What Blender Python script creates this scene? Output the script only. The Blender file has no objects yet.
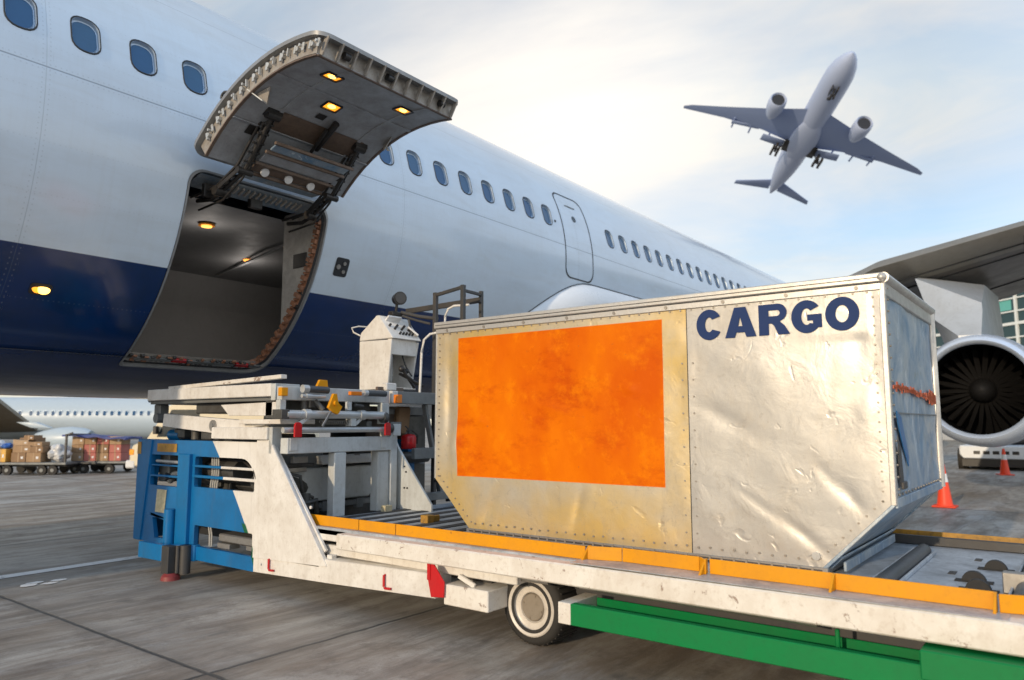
import bpy, bmesh, math, random
from mathutils import Vector, Matrix, noise
from mathutils.geometry import tessellate_polygon, delaunay_2d_cdt
random.seed(7)
R = math.radians; PI = math.pi
S = bpy.context.scene; COL = S.collection

# ------------------------------------------------------------------ materials
def new_mat(name):
    m = bpy.data.materials.new(name); m.use_nodes = True
    nt = m.node_tree; b = nt.nodes['Principled BSDF']
    return m, nt, b
def nd(nt, typ, **kw):
    n = nt.nodes.new(typ)
    for k, v in kw.items(): setattr(n, k, v)
    return n
def objco(nt, scale=(1,1,1), rot=(0,0,0)):
    t = nd(nt, 'ShaderNodeTexCoord'); mp = nd(nt, 'ShaderNodeMapping')
    mp.inputs['Scale'].default_value = scale; mp.inputs['Rotation'].default_value = rot
    nt.links.new(t.outputs['Object'], mp.inputs['Vector']); return mp.outputs[0]
def noi(nt, vec, scale, detail=6, rough=.6, dist=0):
    n = nd(nt, 'ShaderNodeTexNoise'); n.inputs['Scale'].default_value = scale
    n.inputs['Detail'].default_value = detail; n.inputs['Roughness'].default_value = rough
    n.inputs['Distortion'].default_value = dist
    nt.links.new(vec, n.inputs['Vector']); return n.outputs[0]
def ramp(nt, fac, a, b, ca=(0,0,0,1), cb=(1,1,1,1)):
    r = nd(nt, 'ShaderNodeValToRGB'); e = r.color_ramp.elements
    e[0].position = a; e[1].position = b; e[0].color = ca; e[1].color = cb
    nt.links.new(fac, r.inputs[0]); return r.outputs[0]
def mix(nt, fac, a, b, mode='MIX'):
    m = nd(nt, 'ShaderNodeMix', data_type='RGBA', blend_type=mode)
    for s, v in ((m.inputs[0], fac), (m.inputs[6], a), (m.inputs[7], b)):
        if hasattr(v, 'links') or isinstance(v, bpy.types.NodeSocket): nt.links.new(v, s)
        elif isinstance(v, (int, float)): s.default_value = v
        else: s.default_value = (v[0], v[1], v[2], 1)
    return m.outputs[2]
def mth(nt, op, a, b=None, c=None, clamp=False):
    m = nd(nt, 'ShaderNodeMath', operation=op, use_clamp=clamp)
    for i, v in enumerate((a, b, c)):
        if v is None: continue
        if isinstance(v, bpy.types.NodeSocket): nt.links.new(v, m.inputs[i])
        else: m.inputs[i].default_value = v
    return m.outputs[0]
def step(nt, v, edge, soft=.004):       # 0 below edge, 1 above
    n = nd(nt, 'ShaderNodeMapRange', clamp=True)
    n.inputs['From Min'].default_value = edge-soft; n.inputs['From Max'].default_value = edge+soft
    nt.links.new(v, n.inputs['Value']); return n.outputs[0]
def sep(nt, vec):
    s = nd(nt, 'ShaderNodeSeparateXYZ'); nt.links.new(vec, s.inputs[0]); return s.outputs
def bump(nt, b, h, strength=.3, dist=.01):
    n = nd(nt, 'ShaderNodeBump'); n.inputs['Strength'].default_value = strength; n.inputs['Distance'].default_value = dist
    nt.links.new(h, n.inputs['Height']); nt.links.new(n.outputs[0], b.inputs['Normal'])
def world_co(nt, scale=(1,1,1)):
    t = nd(nt, 'ShaderNodeNewGeometry'); mp = nd(nt, 'ShaderNodeMapping'); mp.inputs['Scale'].default_value = scale
    nt.links.new(t.outputs['Position'], mp.inputs['Vector']); return mp.outputs[0]

def paint(name, col, rough=.45, metal=0, dirt=.35, dirtcol=None, rust=0, sc=1.0, streak=0, bmp=.08, spec=.5):
    m, nt, b = new_mat(name); v = objco(nt)
    dc = dirtcol or (col[0]*.45+.01, col[1]*.42+.01, col[2]*.38+.008)
    f = ramp(nt, noi(nt, v, 3.5*sc, 9, .68, .4), .38, .78)
    c = mix(nt, mth(nt, 'MULTIPLY', f, dirt), col, dc)
    f2 = ramp(nt, noi(nt, v, 26*sc, 5, .7), .52, .74)
    c = mix(nt, mth(nt, 'MULTIPLY', f2, dirt*.7), c, dc)
    if streak:
        vs = objco(nt, (9, 9, .8))
        f3 = ramp(nt, noi(nt, vs, 2.2*sc, 6, .7), .5, .75)
        c = mix(nt, mth(nt, 'MULTIPLY', f3, streak), c, dc)
    if rust:
        f4 = ramp(nt, noi(nt, v, 11*sc, 10, .72, .4), .70-.03*rust, .74-.03*rust)
        c = mix(nt, mth(nt, 'MULTIPLY', f4, .7), c, (.16, .07, .03))
    nt.links.new(c, b.inputs['Base Color'])
    rr = mth(nt, 'ADD', mth(nt, 'MULTIPLY', f, .22), rough-.05, clamp=True)
    nt.links.new(rr, b.inputs['Roughness'])
    b.inputs['Metallic'].default_value = metal; b.inputs['Specular IOR Level'].default_value = spec
    if bmp: bump(nt, b, noi(nt, v, 18*sc, 5, .6), bmp, .006)
    return m
def emis(name, col, s):
    m, nt, b = new_mat(name); b.inputs['Base Color'].default_value = (*col, 1)
    b.inputs['Emission Color'].default_value = (*col, 1); b.inputs['Emission Strength'].default_value = s
    return m

M = {}
M['white'] = paint('white_paint', (.76,.74,.70), .4, dirt=.5, dirtcol=(.36,.30,.23), rust=1.0, streak=.25)
M['whitebeam'] = paint('worn_white_paint', (.76,.73,.67), .4, dirt=.6, dirtcol=(.42,.33,.24), rust=3.2, streak=.15)
M['greywhite'] = paint('grey_white_paint', (.56,.58,.57), .42, dirt=.45, dirtcol=(.26,.24,.2), rust=.8, streak=.35)
M['blue'] = paint('blue_paint', (.001,.145,.38), .35, dirt=.35, spec=.3, dirtcol=(.03,.08,.15), streak=.3)
M['green'] = paint('green_paint', (.002,.19,.05), .42, dirt=.35, spec=.25, dirtcol=(.01,.09,.03), rust=.4)
M['yellow'] = paint('yellow_paint', (.72,.30,.004), .42, dirt=.4, spec=.3, dirtcol=(.42,.17,.02), rust=1.2)
M['yellowdirty'] = paint('dirty_yellow_paint', (.55,.28,.03), .5, dirt=.9, dirtcol=(.08,.06,.04), rust=2)
M['red'] = paint('red_paint', (.52,.012,.015), .35, dirt=.35)
M['brownred'] = paint('worn_red_foot', (.22,.03,.03), .55, dirt=.7)
M['orange'] = paint('orange_paint', (.75,.20,.01), .4, dirt=.3)
M['conered'] = paint('cone_plastic', (.85,.06,.012), .45, dirt=.2)
M['reflwhite'] = paint('reflective_white', (.75,.75,.75), .35, dirt=.3)
M['rubber'] = paint('rubber', (.018,.017,.016), .75, dirt=.4, dirtcol=(.07,.06,.05))
M['roller'] = paint('roller_rubber', (.045,.05,.055), .45, dirt=.5, dirtcol=(.12,.12,.12))
M['dark'] = paint('dark_steel', (.05,.052,.055), .5, metal=.3, dirt=.5, dirtcol=(.10,.08,.06))
M['black'] = paint('black_grease', (.012,.012,.012), .4, dirt=.5, dirtcol=(.05,.04,.035))
M['steel'] = paint('worn_steel', (.42,.41,.39), .38, metal=.7, dirt=.6, dirtcol=(.16,.13,.1))
M['greysteel'] = paint('grey_painted_steel', (.20,.21,.21), .5, metal=.2, dirt=.5)
M['machine'] = paint('oily_machinery', (.10,.10,.095), .5, metal=.3, dirt=.8, dirtcol=(.03,.025,.02))
M['hubcap'] = paint('wheel_hub', (.34,.29,.23), .45, metal=.4, dirt=.5)
M['rim'] = paint('cream_rim', (.66,.61,.54), .4, dirt=.5, dirtcol=(.3,.25,.2))
M['deck'] = paint('deck_paint', (.50,.54,.58), .4, metal=.25, dirt=.8, dirtcol=(.13,.13,.13), rust=1.0, sc=1.3)
M['strip'] = paint('anti_slip_black', (.03,.03,.032), .8, dirt=.6, dirtcol=(.11,.11,.11), sc=3)
M['placard'] = paint('placard', (.62,.55,.36), .5, dirt=.7, dirtcol=(.25,.2,.1), sc=6)
M['hose'] = paint('grey_hose', (.45,.45,.43), .4, dirt=.4)
M['chrome'] = paint('galvanised_tube', (.55,.56,.55), .32, metal=.35, dirt=.4, dirtcol=(.25,.23,.2))
M['glass'] = paint('dark_glass', (.02,.035,.045), .08, dirt=.1, bmp=0)
M['cardboard'] = paint('cardboard', (.38,.24,.13), .8, dirt=.3)
M['cardboard2'] = paint('pale_cardboard', (.48,.33,.2), .8, dirt=.3)
M['cardboard3'] = paint('brown_cardboard', (.28,.17,.09), .8, dirt=.3)
M['pinkbox'] = paint('pink_carton', (.50,.16,.13), .7, dirt=.3)
M['foil'] = paint('plastic_wrap', (.62,.62,.62), .25, dirt=.3)
M['tarp'] = paint('blue_tarpaulin', (.015,.04,.22), .5, dirt=.3)
M['bluebag'] = paint('blue_bag', (.03,.12,.42), .5, dirt=.3)
M['yellowbox'] = paint('yellow_carton', (.75,.42,.08), .6, dirt=.3)
M['cream'] = paint('cream_van_paint', (.80,.70,.50), .3, dirt=.3)
M['jetwhite'] = paint('jet_white', (.72,.75,.78), .3, dirt=.1, bmp=0)
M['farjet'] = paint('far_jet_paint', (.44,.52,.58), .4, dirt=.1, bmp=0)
M['skyjet'] = paint('climbing_jet_haze_blue', (.42,.50,.70), .45, dirt=.1, bmp=0)  # distance haze put into the jet's body and wing colours as blue
M['skywing'] = paint('climbing_wing_haze_blue', (.25,.33,.55), .5, dirt=.1, bmp=0)
M['jetgrey'] = paint('wing_grey', (.30,.30,.30), .42, metal=.2, dirt=.45, dirtcol=(.16,.15,.135), streak=0, bmp=.03, sc=.35)
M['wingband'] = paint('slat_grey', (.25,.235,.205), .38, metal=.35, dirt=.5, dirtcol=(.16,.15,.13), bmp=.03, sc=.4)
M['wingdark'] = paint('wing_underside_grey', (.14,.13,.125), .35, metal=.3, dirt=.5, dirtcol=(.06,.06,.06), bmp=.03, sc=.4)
M['pylon'] = paint('pylon_grey', (.44,.47,.50), .4, metal=.2, dirt=.4, bmp=.02, sc=.5)
M['farwing'] = paint('shaded_wing_brown', (.20,.17,.12), .5, dirt=.5, bmp=0)  # dark brown holds the shade of the wing's underside
M['lip'] = paint('nacelle_metal', (.60,.68,.80), .22, metal=.35, dirt=.2, bmp=0, sc=.5)
M['fan'] = paint('fan_titanium', (.011,.0105,.0105), .6, dirt=.5, dirtcol=(.006,.006,.006), bmp=0, spec=.15)
M['ductdark'] = paint('duct_liner', (.004,.004,.0045), .8, dirt=.2, bmp=0, spec=.05)
M['concretewall'] = paint('cladding', (.45,.46,.47), .6, dirt=.2)
M['mullion'] = paint('white_mullion', (.70,.74,.74), .4, dirt=.1, bmp=0)
M['tealglass'] = paint('teal_glass', (.02,.055,.065), .12, dirt=.2, bmp=0)
M['tealpale'] = paint('pale_teal_blind', (.12,.42,.38), .4, dirt=.1, bmp=0)
M['hold'] = paint('hold_liner', (.34,.34,.345), .6, dirt=.45, dirtcol=(.20,.195,.19), bmp=.03, sc=.7)
M['holdwall'] = paint('hold_back_liner', (.42,.415,.41), .55, dirt=.5, dirtcol=(.33,.32,.32), streak=.4, bmp=.03)
M['jamb'] = paint('primer_jamb', (.36,.16,.085), .5, dirt=.8, dirtcol=(.14,.10,.08), rust=.5, sc=4)
M['jamblight'] = paint('pale_jamb', (.52,.50,.46), .5, dirt=.6, dirtcol=(.2,.17,.15), sc=3)
M['doorinner'] = paint('door_liner', (.36,.38,.41), .5, dirt=.7, dirtcol=(.17,.16,.155), bmp=.05, sc=1.5)
M['doorstruct'] = paint('door_structure', (.38,.36,.33), .45, metal=.2, dirt=.75, dirtcol=(.16,.12,.09), sc=3)
M['dooredge'] = paint('door_rim', (.30,.31,.32), .4, metal=.4, dirt=.5)
M['brownpanel'] = paint('oily_brown_panel', (.16,.11,.08), .5, dirt=.7, dirtcol=(.06,.045,.035), sc=3)
M['seal'] = paint('black_seal', (.02,.022,.026), .6, dirt=.2, bmp=0)
M['winframe'] = paint('window_frame', (.45,.55,.66), .3, metal=.4, dirt=.1, bmp=0)
M['winpane'] = paint('window_pane', (.03,.10,.22), .07, dirt=.15, bmp=0)
M['winpane2'] = paint('window_pane_dim', (.045,.12,.23), .07, dirt=.3, bmp=0)
M['winpane3'] = paint('window_pane_blind', (.07,.15,.26), .1, dirt=.3, bmp=0)
M['navytext'] = paint('navy_ink', (.010,.032,.12), .6, dirt=.3, dirtcol=(.05,.07,.13), sc=6, bmp=.02, spec=.2)
M['lamp'] = emis('amber_lamp', (1, .33, .02), 1.3)
M['lamphot'] = emis('amber_bulb', (1, .60, .12), 3.2)
M['lampdim'] = emis('hold_lamp', (1, .42, .08), 1.6)
M['reflector'] = paint('amber_reflector', (.75,.30,.03), .25, metal=.5, dirt=.2, bmp=0)
M['alu'] = paint('aluminium_trim', (.62,.60,.56), .34, metal=.55, dirt=.5, dirtcol=(.28,.24,.2), sc=2)
def scuffed():
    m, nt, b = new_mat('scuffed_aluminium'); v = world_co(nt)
    c = mix(nt, ramp(nt, noi(nt, v, 2.6, 9, .7, .8), .38, .62), (.16,.27,.40), (.46,.50,.52))  # blue holds the unlit end face's sky shade; mottling is scuffing
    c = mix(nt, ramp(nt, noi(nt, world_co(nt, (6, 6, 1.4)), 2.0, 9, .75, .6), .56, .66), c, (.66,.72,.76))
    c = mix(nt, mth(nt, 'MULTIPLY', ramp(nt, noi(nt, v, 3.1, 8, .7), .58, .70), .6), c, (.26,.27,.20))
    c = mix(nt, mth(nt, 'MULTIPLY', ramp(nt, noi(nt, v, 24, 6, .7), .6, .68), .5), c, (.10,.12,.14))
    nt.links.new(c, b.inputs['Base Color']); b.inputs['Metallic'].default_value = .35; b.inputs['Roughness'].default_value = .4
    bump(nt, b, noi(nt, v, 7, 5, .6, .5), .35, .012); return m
M['bluish_alu'] = scuffed()
M['rivet'] = paint('rivet', (.33,.30,.26), .4, metal=.5, dirt=.3)
M['bluetape'] = paint('blue_tape', (.03,.14,.33), .4, dirt=.3)
M['orangetape'] = paint('orange_scrawl', (.75,.13,.03), .5, dirt=.4, sc=5)

# main hull paint: white over navy, seams and faint rivet rows
def hull_mat():
    m, nt, b = new_mat('hull_paint'); v = world_co(nt); x, y, z = sep(nt, v)
    n = noi(nt, v, .7, 6, .6)
    w = mix(nt, ramp(nt, n, .35, .7), (.60,.70,.80), (.56,.64,.72))  # blue cast of the sky's shading is put into the white
    # dirt wash on the lower white flank: oily streaks running down and aft
    vs = world_co(nt, (.9, .9, 3.5))
    w = mix(nt, mth(nt, 'MULTIPLY', ramp(nt, noi(nt, vs, 1.6, 8, .62, .5), .46, .80), .28), w, (.40,.41,.40))
    vv = world_co(nt, (8, 1, .5))
    w = mix(nt, mth(nt, 'MULTIPLY', ramp(nt, noi(nt, vv, 2.5, 6, .7), .5, .8), .12), w, (.40,.40,.38))
    navy = mix(nt, ramp(nt, noi(nt, v, 3, 6, .6), .4, .75), (.001,.022,.105), (.003,.02,.075))
    c = mix(nt, step(nt, z, 2.94, .003), navy, w)
    # dark grey of the ground's reflection painted onto the belly
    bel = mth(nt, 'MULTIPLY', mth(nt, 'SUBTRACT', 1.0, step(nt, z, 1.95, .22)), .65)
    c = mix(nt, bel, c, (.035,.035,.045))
    # seams
    def line(coord, pos, w_=.006): 
        d = mth(nt, 'ABSOLUTE', mth(nt, 'SUBTRACT', coord, pos)); return mth(nt, 'SUBTRACT', 1.0, step(nt, d, w_, .002))
    s1 = line(z, 4.42, .006)
    xm = mth(nt, 'PINGPONG', mth(nt, 'SUBTRACT', x, 2.35), 2.1)
    s2 = mth(nt, 'SUBTRACT', 1.0, step(nt, xm, .0035, .002))
    s3 = line(z, 5.75, .004)
    sm = mth(nt, 'MAXIMUM', mth(nt, 'MAXIMUM', s1, mth(nt, 'MULTIPLY', s2, .45)), mth(nt, 'MULTIPLY', s3, .5))
    c = mix(nt, mth(nt, 'MULTIPLY', sm, .6), c, (.10,.13,.17))
    # rivet rows beside the seams
    rx = mth(nt, 'PINGPONG', x, .022); rz = mth(nt, 'PINGPONG', z, .022)
    def dots(a, rowd):
        return mth(nt, 'MULTIPLY', mth(nt, 'SUBTRACT', 1.0, step(nt, a, .006, .003)), mth(nt, 'SUBTRACT', 1.0, step(nt, rowd, .005, .003)))
    row1 = mth(nt, 'ABSOLUTE', mth(nt, 'SUBTRACT', mth(nt, 'ABSOLUTE', mth(nt, 'SUBTRACT', z, 4.42)), .03))
    row2 = mth(nt, 'ABSOLUTE', mth(nt, 'SUBTRACT', xm, .03))
    row3 = mth(nt, 'PINGPONG', z, .21)
    dd = mth(nt, 'MAXIMUM', mth(nt, 'MAXIMUM', dots(rx, row1), dots(rz, row2)), mth(nt, 'MULTIPLY', dots(rx, row3), .5))
    c = mix(nt, mth(nt, 'MULTIPLY', dd, .28), c, (.22,.26,.30))
    nt.links.new(c, b.inputs['Base Color'])
    b.inputs['Roughness'].default_value = .24; b.inputs['Coat Weight'].default_value = .5; b.inputs['Coat Roughness'].default_value = .08
    hh = mth(nt, 'SUBTRACT', mth(nt, 'MULTIPLY', noi(nt, world_co(nt, (1,1,1)), 1.1, 3, .5), 1.0), mth(nt, 'MULTIPLY', sm, .3))
    bump(nt, b, hh, .25, .03)
    return m
M['hull'] = hull_mat()

def cfront_mat():     # dented cargo container side with its orange painted rectangle
    m, nt, b = new_mat('container_front'); v = world_co(nt); x, y, z = sep(nt, v)
    n = ramp(nt, noi(nt, v, 1.3, 8, .65, .5), .35, .72)
    right = mix(nt, n, (.52,.505,.475), (.42,.40,.365))
    left = mix(nt, ramp(nt, noi(nt, v, 1.1, 5, .55), .40, .60), mix(nt, n, (.70,.49,.17), (.56,.40,.15)), mix(nt, n, (.60,.54,.43), (.48,.43,.34)))  # gold patches paint a warm sunset reflection into the left panel
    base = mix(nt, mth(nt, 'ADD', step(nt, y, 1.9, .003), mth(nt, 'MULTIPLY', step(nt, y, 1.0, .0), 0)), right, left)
    sc = ramp(nt, noi(nt, world_co(nt, (1, 12, 12)), 1.0, 9, .8, 1.2), .56, .63)
    base = mix(nt, mth(nt, 'MULTIPLY', sc, .35), base, (.30,.27,.23))
    base = mix(nt, mth(nt, 'MULTIPLY', ramp(nt, noi(nt, world_co(nt, (1, 5, .8)), 3.0, 9, .75, .3), .54, .70), .3), base, (.36,.33,.29))
    base = mix(nt, mth(nt, 'MULTIPLY', ramp(nt, noi(nt, v, 16, 9, .8, .4), .60, .68), .4), base, (.30,.27,.22))
    spk = ramp(nt, noi(nt, v, 60, 3, .6), .68, .74)
    base = mix(nt, mth(nt, 'MULTIPLY', spk, .35), base, (.25,.2,.15))
    # bottom grime
    base = mix(nt, mth(nt, 'MULTIPLY', ramp(nt, noi(nt, v, 4, 8, .7), .5, .7), .25), base, (.42,.34,.24))
    # orange rectangle
    a = mth(nt, 'MULTIPLY', step(nt, y, 2.065, .002), mth(nt, 'SUBTRACT', 1.0, step(nt, y, 3.775, .002)))
    bz = mth(nt, 'MULTIPLY', step(nt, z, 1.012, .002), mth(nt, 'SUBTRACT', 1.0, step(nt, z, 2.055, .002)))
    fr = mth(nt, 'MULTIPLY', a, bz)
    o1 = mix(nt, ramp(nt, noi(nt, world_co(nt, (1, 1, .6)), 1.6, 8, .62), .40, .66), (.72,.165,.0005), (.60,.095,.0005))
    o1 = mix(nt, ramp(nt, noi(nt, world_co(nt, (1,1,2.2)), 2.3, 9, .72), .52, .70), o1, (.50,.065,.001))
    o1 = mix(nt, mth(nt, 'MULTIPLY', ramp(nt, noi(nt, v, 4, 9, .75), .52, .72), .6), o1, (.86,.27,.001))
    chip = ramp(nt, noi(nt, v, 30, 6, .7), .66, .69)
    o1 = mix(nt, mth(nt, 'MULTIPLY', chip, .5), o1, (.36,.10,.03))
    c = mix(nt, fr, base, o1); nt.links.new(c, b.inputs['Base Color'])
    nt.links.new(mth(nt, 'SUBTRACT', .5, mth(nt, 'MULTIPLY', fr, .42)), b.inputs['Specular IOR Level'])
    met = mth(nt, 'SUBTRACT', .46, mth(nt, 'MULTIPLY', fr, .46)); nt.links.new(met, b.inputs['Metallic'])
    ro = mth(nt, 'ADD', mth(nt, 'ADD', .33, mth(nt, 'MULTIPLY', n, .12)), mth(nt, 'MULTIPLY', fr, .08)); nt.links.new(ro, b.inputs['Roughness'])
    bump(nt, b, mth(nt, 'ADD', noi(nt, v, 5, 5, .55, .6), mth(nt, 'ADD', mth(nt, 'MULTIPLY', noi(nt, v, 22, 4, .6), .15), mth(nt, 'MULTIPLY', ramp(nt, noi(nt, v, 8, 2, .5, .8), .66, .84), -.8))), .30, .012)
    return m
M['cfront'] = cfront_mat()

def pedestal_mat():   # blue paint forward of a slanting boundary, white behind it
    m, nt, b = new_mat('blue_white_paint'); v = world_co(nt); x, y, z = sep(nt, v)
    n = ramp(nt, noi(nt, v, 3, 8, .68), .4, .75)
    wh = mix(nt, mth(nt, 'MULTIPLY', n, .4), (.76,.74,.70), (.38,.32,.25))
    bl = mix(nt, mth(nt, 'MULTIPLY', n, .6), (.001,.145,.39), (.008,.07,.18))
    # boundary y = 5.55 + .75*((z-.15)/1.1)^1.25
    t = mth(nt, 'POWER', mth(nt, 'MAXIMUM', mth(nt, 'DIVIDE', mth(nt, 'SUBTRACT', z, .15), 1.1), .0), 1.25)
    bd = mth(nt, 'ADD', 5.56, mth(nt, 'MULTIPLY', t, .78))
    f = step(nt, mth(nt, 'SUBTRACT', y, bd), 0, .004)
    c = mix(nt, f, wh, bl)
    gz = mth(nt, 'MULTIPLY', mth(nt, 'SUBTRACT', 1.0, step(nt, mth(nt, 'ABSOLUTE', mth(nt, 'SUBTRACT', mth(nt, 'SUBTRACT', y, bd), .02)), .03, .006)), mth(nt, 'SUBTRACT', 1.0, step(nt, z, .55, .01)))
    c = mix(nt, gz, c, (.005,.10,.04))
    vs = world_co(nt, (9, 9, .8)); c = mix(nt, mth(nt, 'MULTIPLY', ramp(nt, noi(nt, vs, 2.2, 6, .7), .55, .8), .3), c, (.10,.10,.10))
    nt.links.new(c, b.inputs['Base Color']); b.inputs['Roughness'].default_value = .4
    bump(nt, b, noi(nt, v, 14, 4, .6), .08, .006)
    return m
M['bluewhite'] = pedestal_mat()

def ground_mat():
    m, nt, b = new_mat('apron_concrete'); v = world_co(nt); x, y, z = sep(nt, v)
    c = mix(nt, ramp(nt, noi(nt, world_co(nt, (.35, 1.3, 1)), 1.1, 10, .72, .6), .40, .60), (.47,.435,.385), (.20,.145,.10))
    c = mix(nt, mth(nt, 'MULTIPLY', ramp(nt, noi(nt, world_co(nt, (.35, 2.6, 1)), 1.7, 9, .72, .5), .46, .62), .75), c, (.10,.07,.048))
    c = mix(nt, mth(nt, 'MULTIPLY', ramp(nt, noi(nt, world_co(nt, (.5, 1.9, 1)), .9, 9, .7, .3), .52, .68), .6), c, (.54,.55,.56))
    c = mix(nt, mth(nt, 'MULTIPLY', ramp(nt, noi(nt, v, 60, 4, .75), .4, .7), .5), c, (.22,.20,.17))
    c = mix(nt, mth(nt, 'MULTIPLY', ramp(nt, noi(nt, v, 3.2, 10, .8), .50, .62), .55), c, (.105,.078,.058))
    # oil spots
    c = mix(nt, mth(nt, 'MULTIPLY', ramp(nt, noi(nt, world_co(nt, (1,1.6,1)), 1.9, 3, .5), .66, .72), .55), c, (.05,.042,.036))
    # slab joints
    wob = mth(nt, 'MULTIPLY', mth(nt, 'SUBTRACT', noi(nt, v, 6, 4, .6), .5), .03)
    jx = mth(nt, 'PINGPONG', mth(nt, 'ADD', mth(nt, 'SUBTRACT', x, 2.42), wob), 3.0)
    jy = mth(nt, 'PINGPONG', mth(nt, 'ADD', mth(nt, 'SUBTRACT', y, 4.02), wob), 3.0)
    jn = mth(nt, 'MINIMUM', jx, jy)
    jo = mth(nt, 'SUBTRACT', 1.0, step(nt, jn, .015, .005))
    halo = mth(nt, 'MULTIPLY', mth(nt, 'SUBTRACT', 1.0, step(nt, jn, .07, .07)), .45)
    c = mix(nt, halo, c, (.10,.085,.07)); c = mix(nt, jo, c, (.018,.016,.014))
    # each slab its own tone
    wn = nd(nt, 'ShaderNodeTexWhiteNoise', noise_dimensions='2D'); cb = nd(nt, 'ShaderNodeCombineXYZ')
    nt.links.new(mth(nt, 'FLOOR', mth(nt, 'DIVIDE', mth(nt, 'SUBTRACT', x, 2.42), 6)), cb.inputs[0])
    nt.links.new(mth(nt, 'FLOOR', mth(nt, 'DIVIDE', mth(nt, 'SUBTRACT', y, 4.02), 6)), cb.inputs[1])
    nt.links.new(cb.outputs[0], wn.inputs['Vector'])
    c = mix(nt, mth(nt, 'MULTIPLY', wn.outputs['Value'], .28), c, (.33,.32,.30))
    nt.links.new(c, b.inputs['Base Color'])
    rr = ramp(nt, noi(nt, world_co(nt, (.4, 1.4, 1)), 1.2, 8, .7), .4, .65)
    nt.links.new(mth(nt, 'ADD', .5, mth(nt, 'MULTIPLY', rr, .3)), b.inputs['Roughness'])
    hh = mth(nt, 'SUBTRACT', mth(nt, 'ADD', mth(nt, 'MULTIPLY', noi(nt, v, 70, 4, .7), .4), mth(nt, 'MULTIPLY', noi(nt, v, 8, 5, .6), .5)), jo)
    bump(nt, b, hh, .6, .008)
    return m
M['ground'] = ground_mat()
def line_mat():
    m, nt, b = new_mat('worn_line_paint'); v = world_co(nt)
    c = mix(nt, ramp(nt, noi(nt, v, 9, 8, .75), .56, .66), (.86,.86,.85), (.40,.38,.35)); nt.links.new(c, b.inputs['Base Color'])
    b.inputs['Roughness'].default_value = .6; return m
M['line'] = line_mat()

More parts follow.
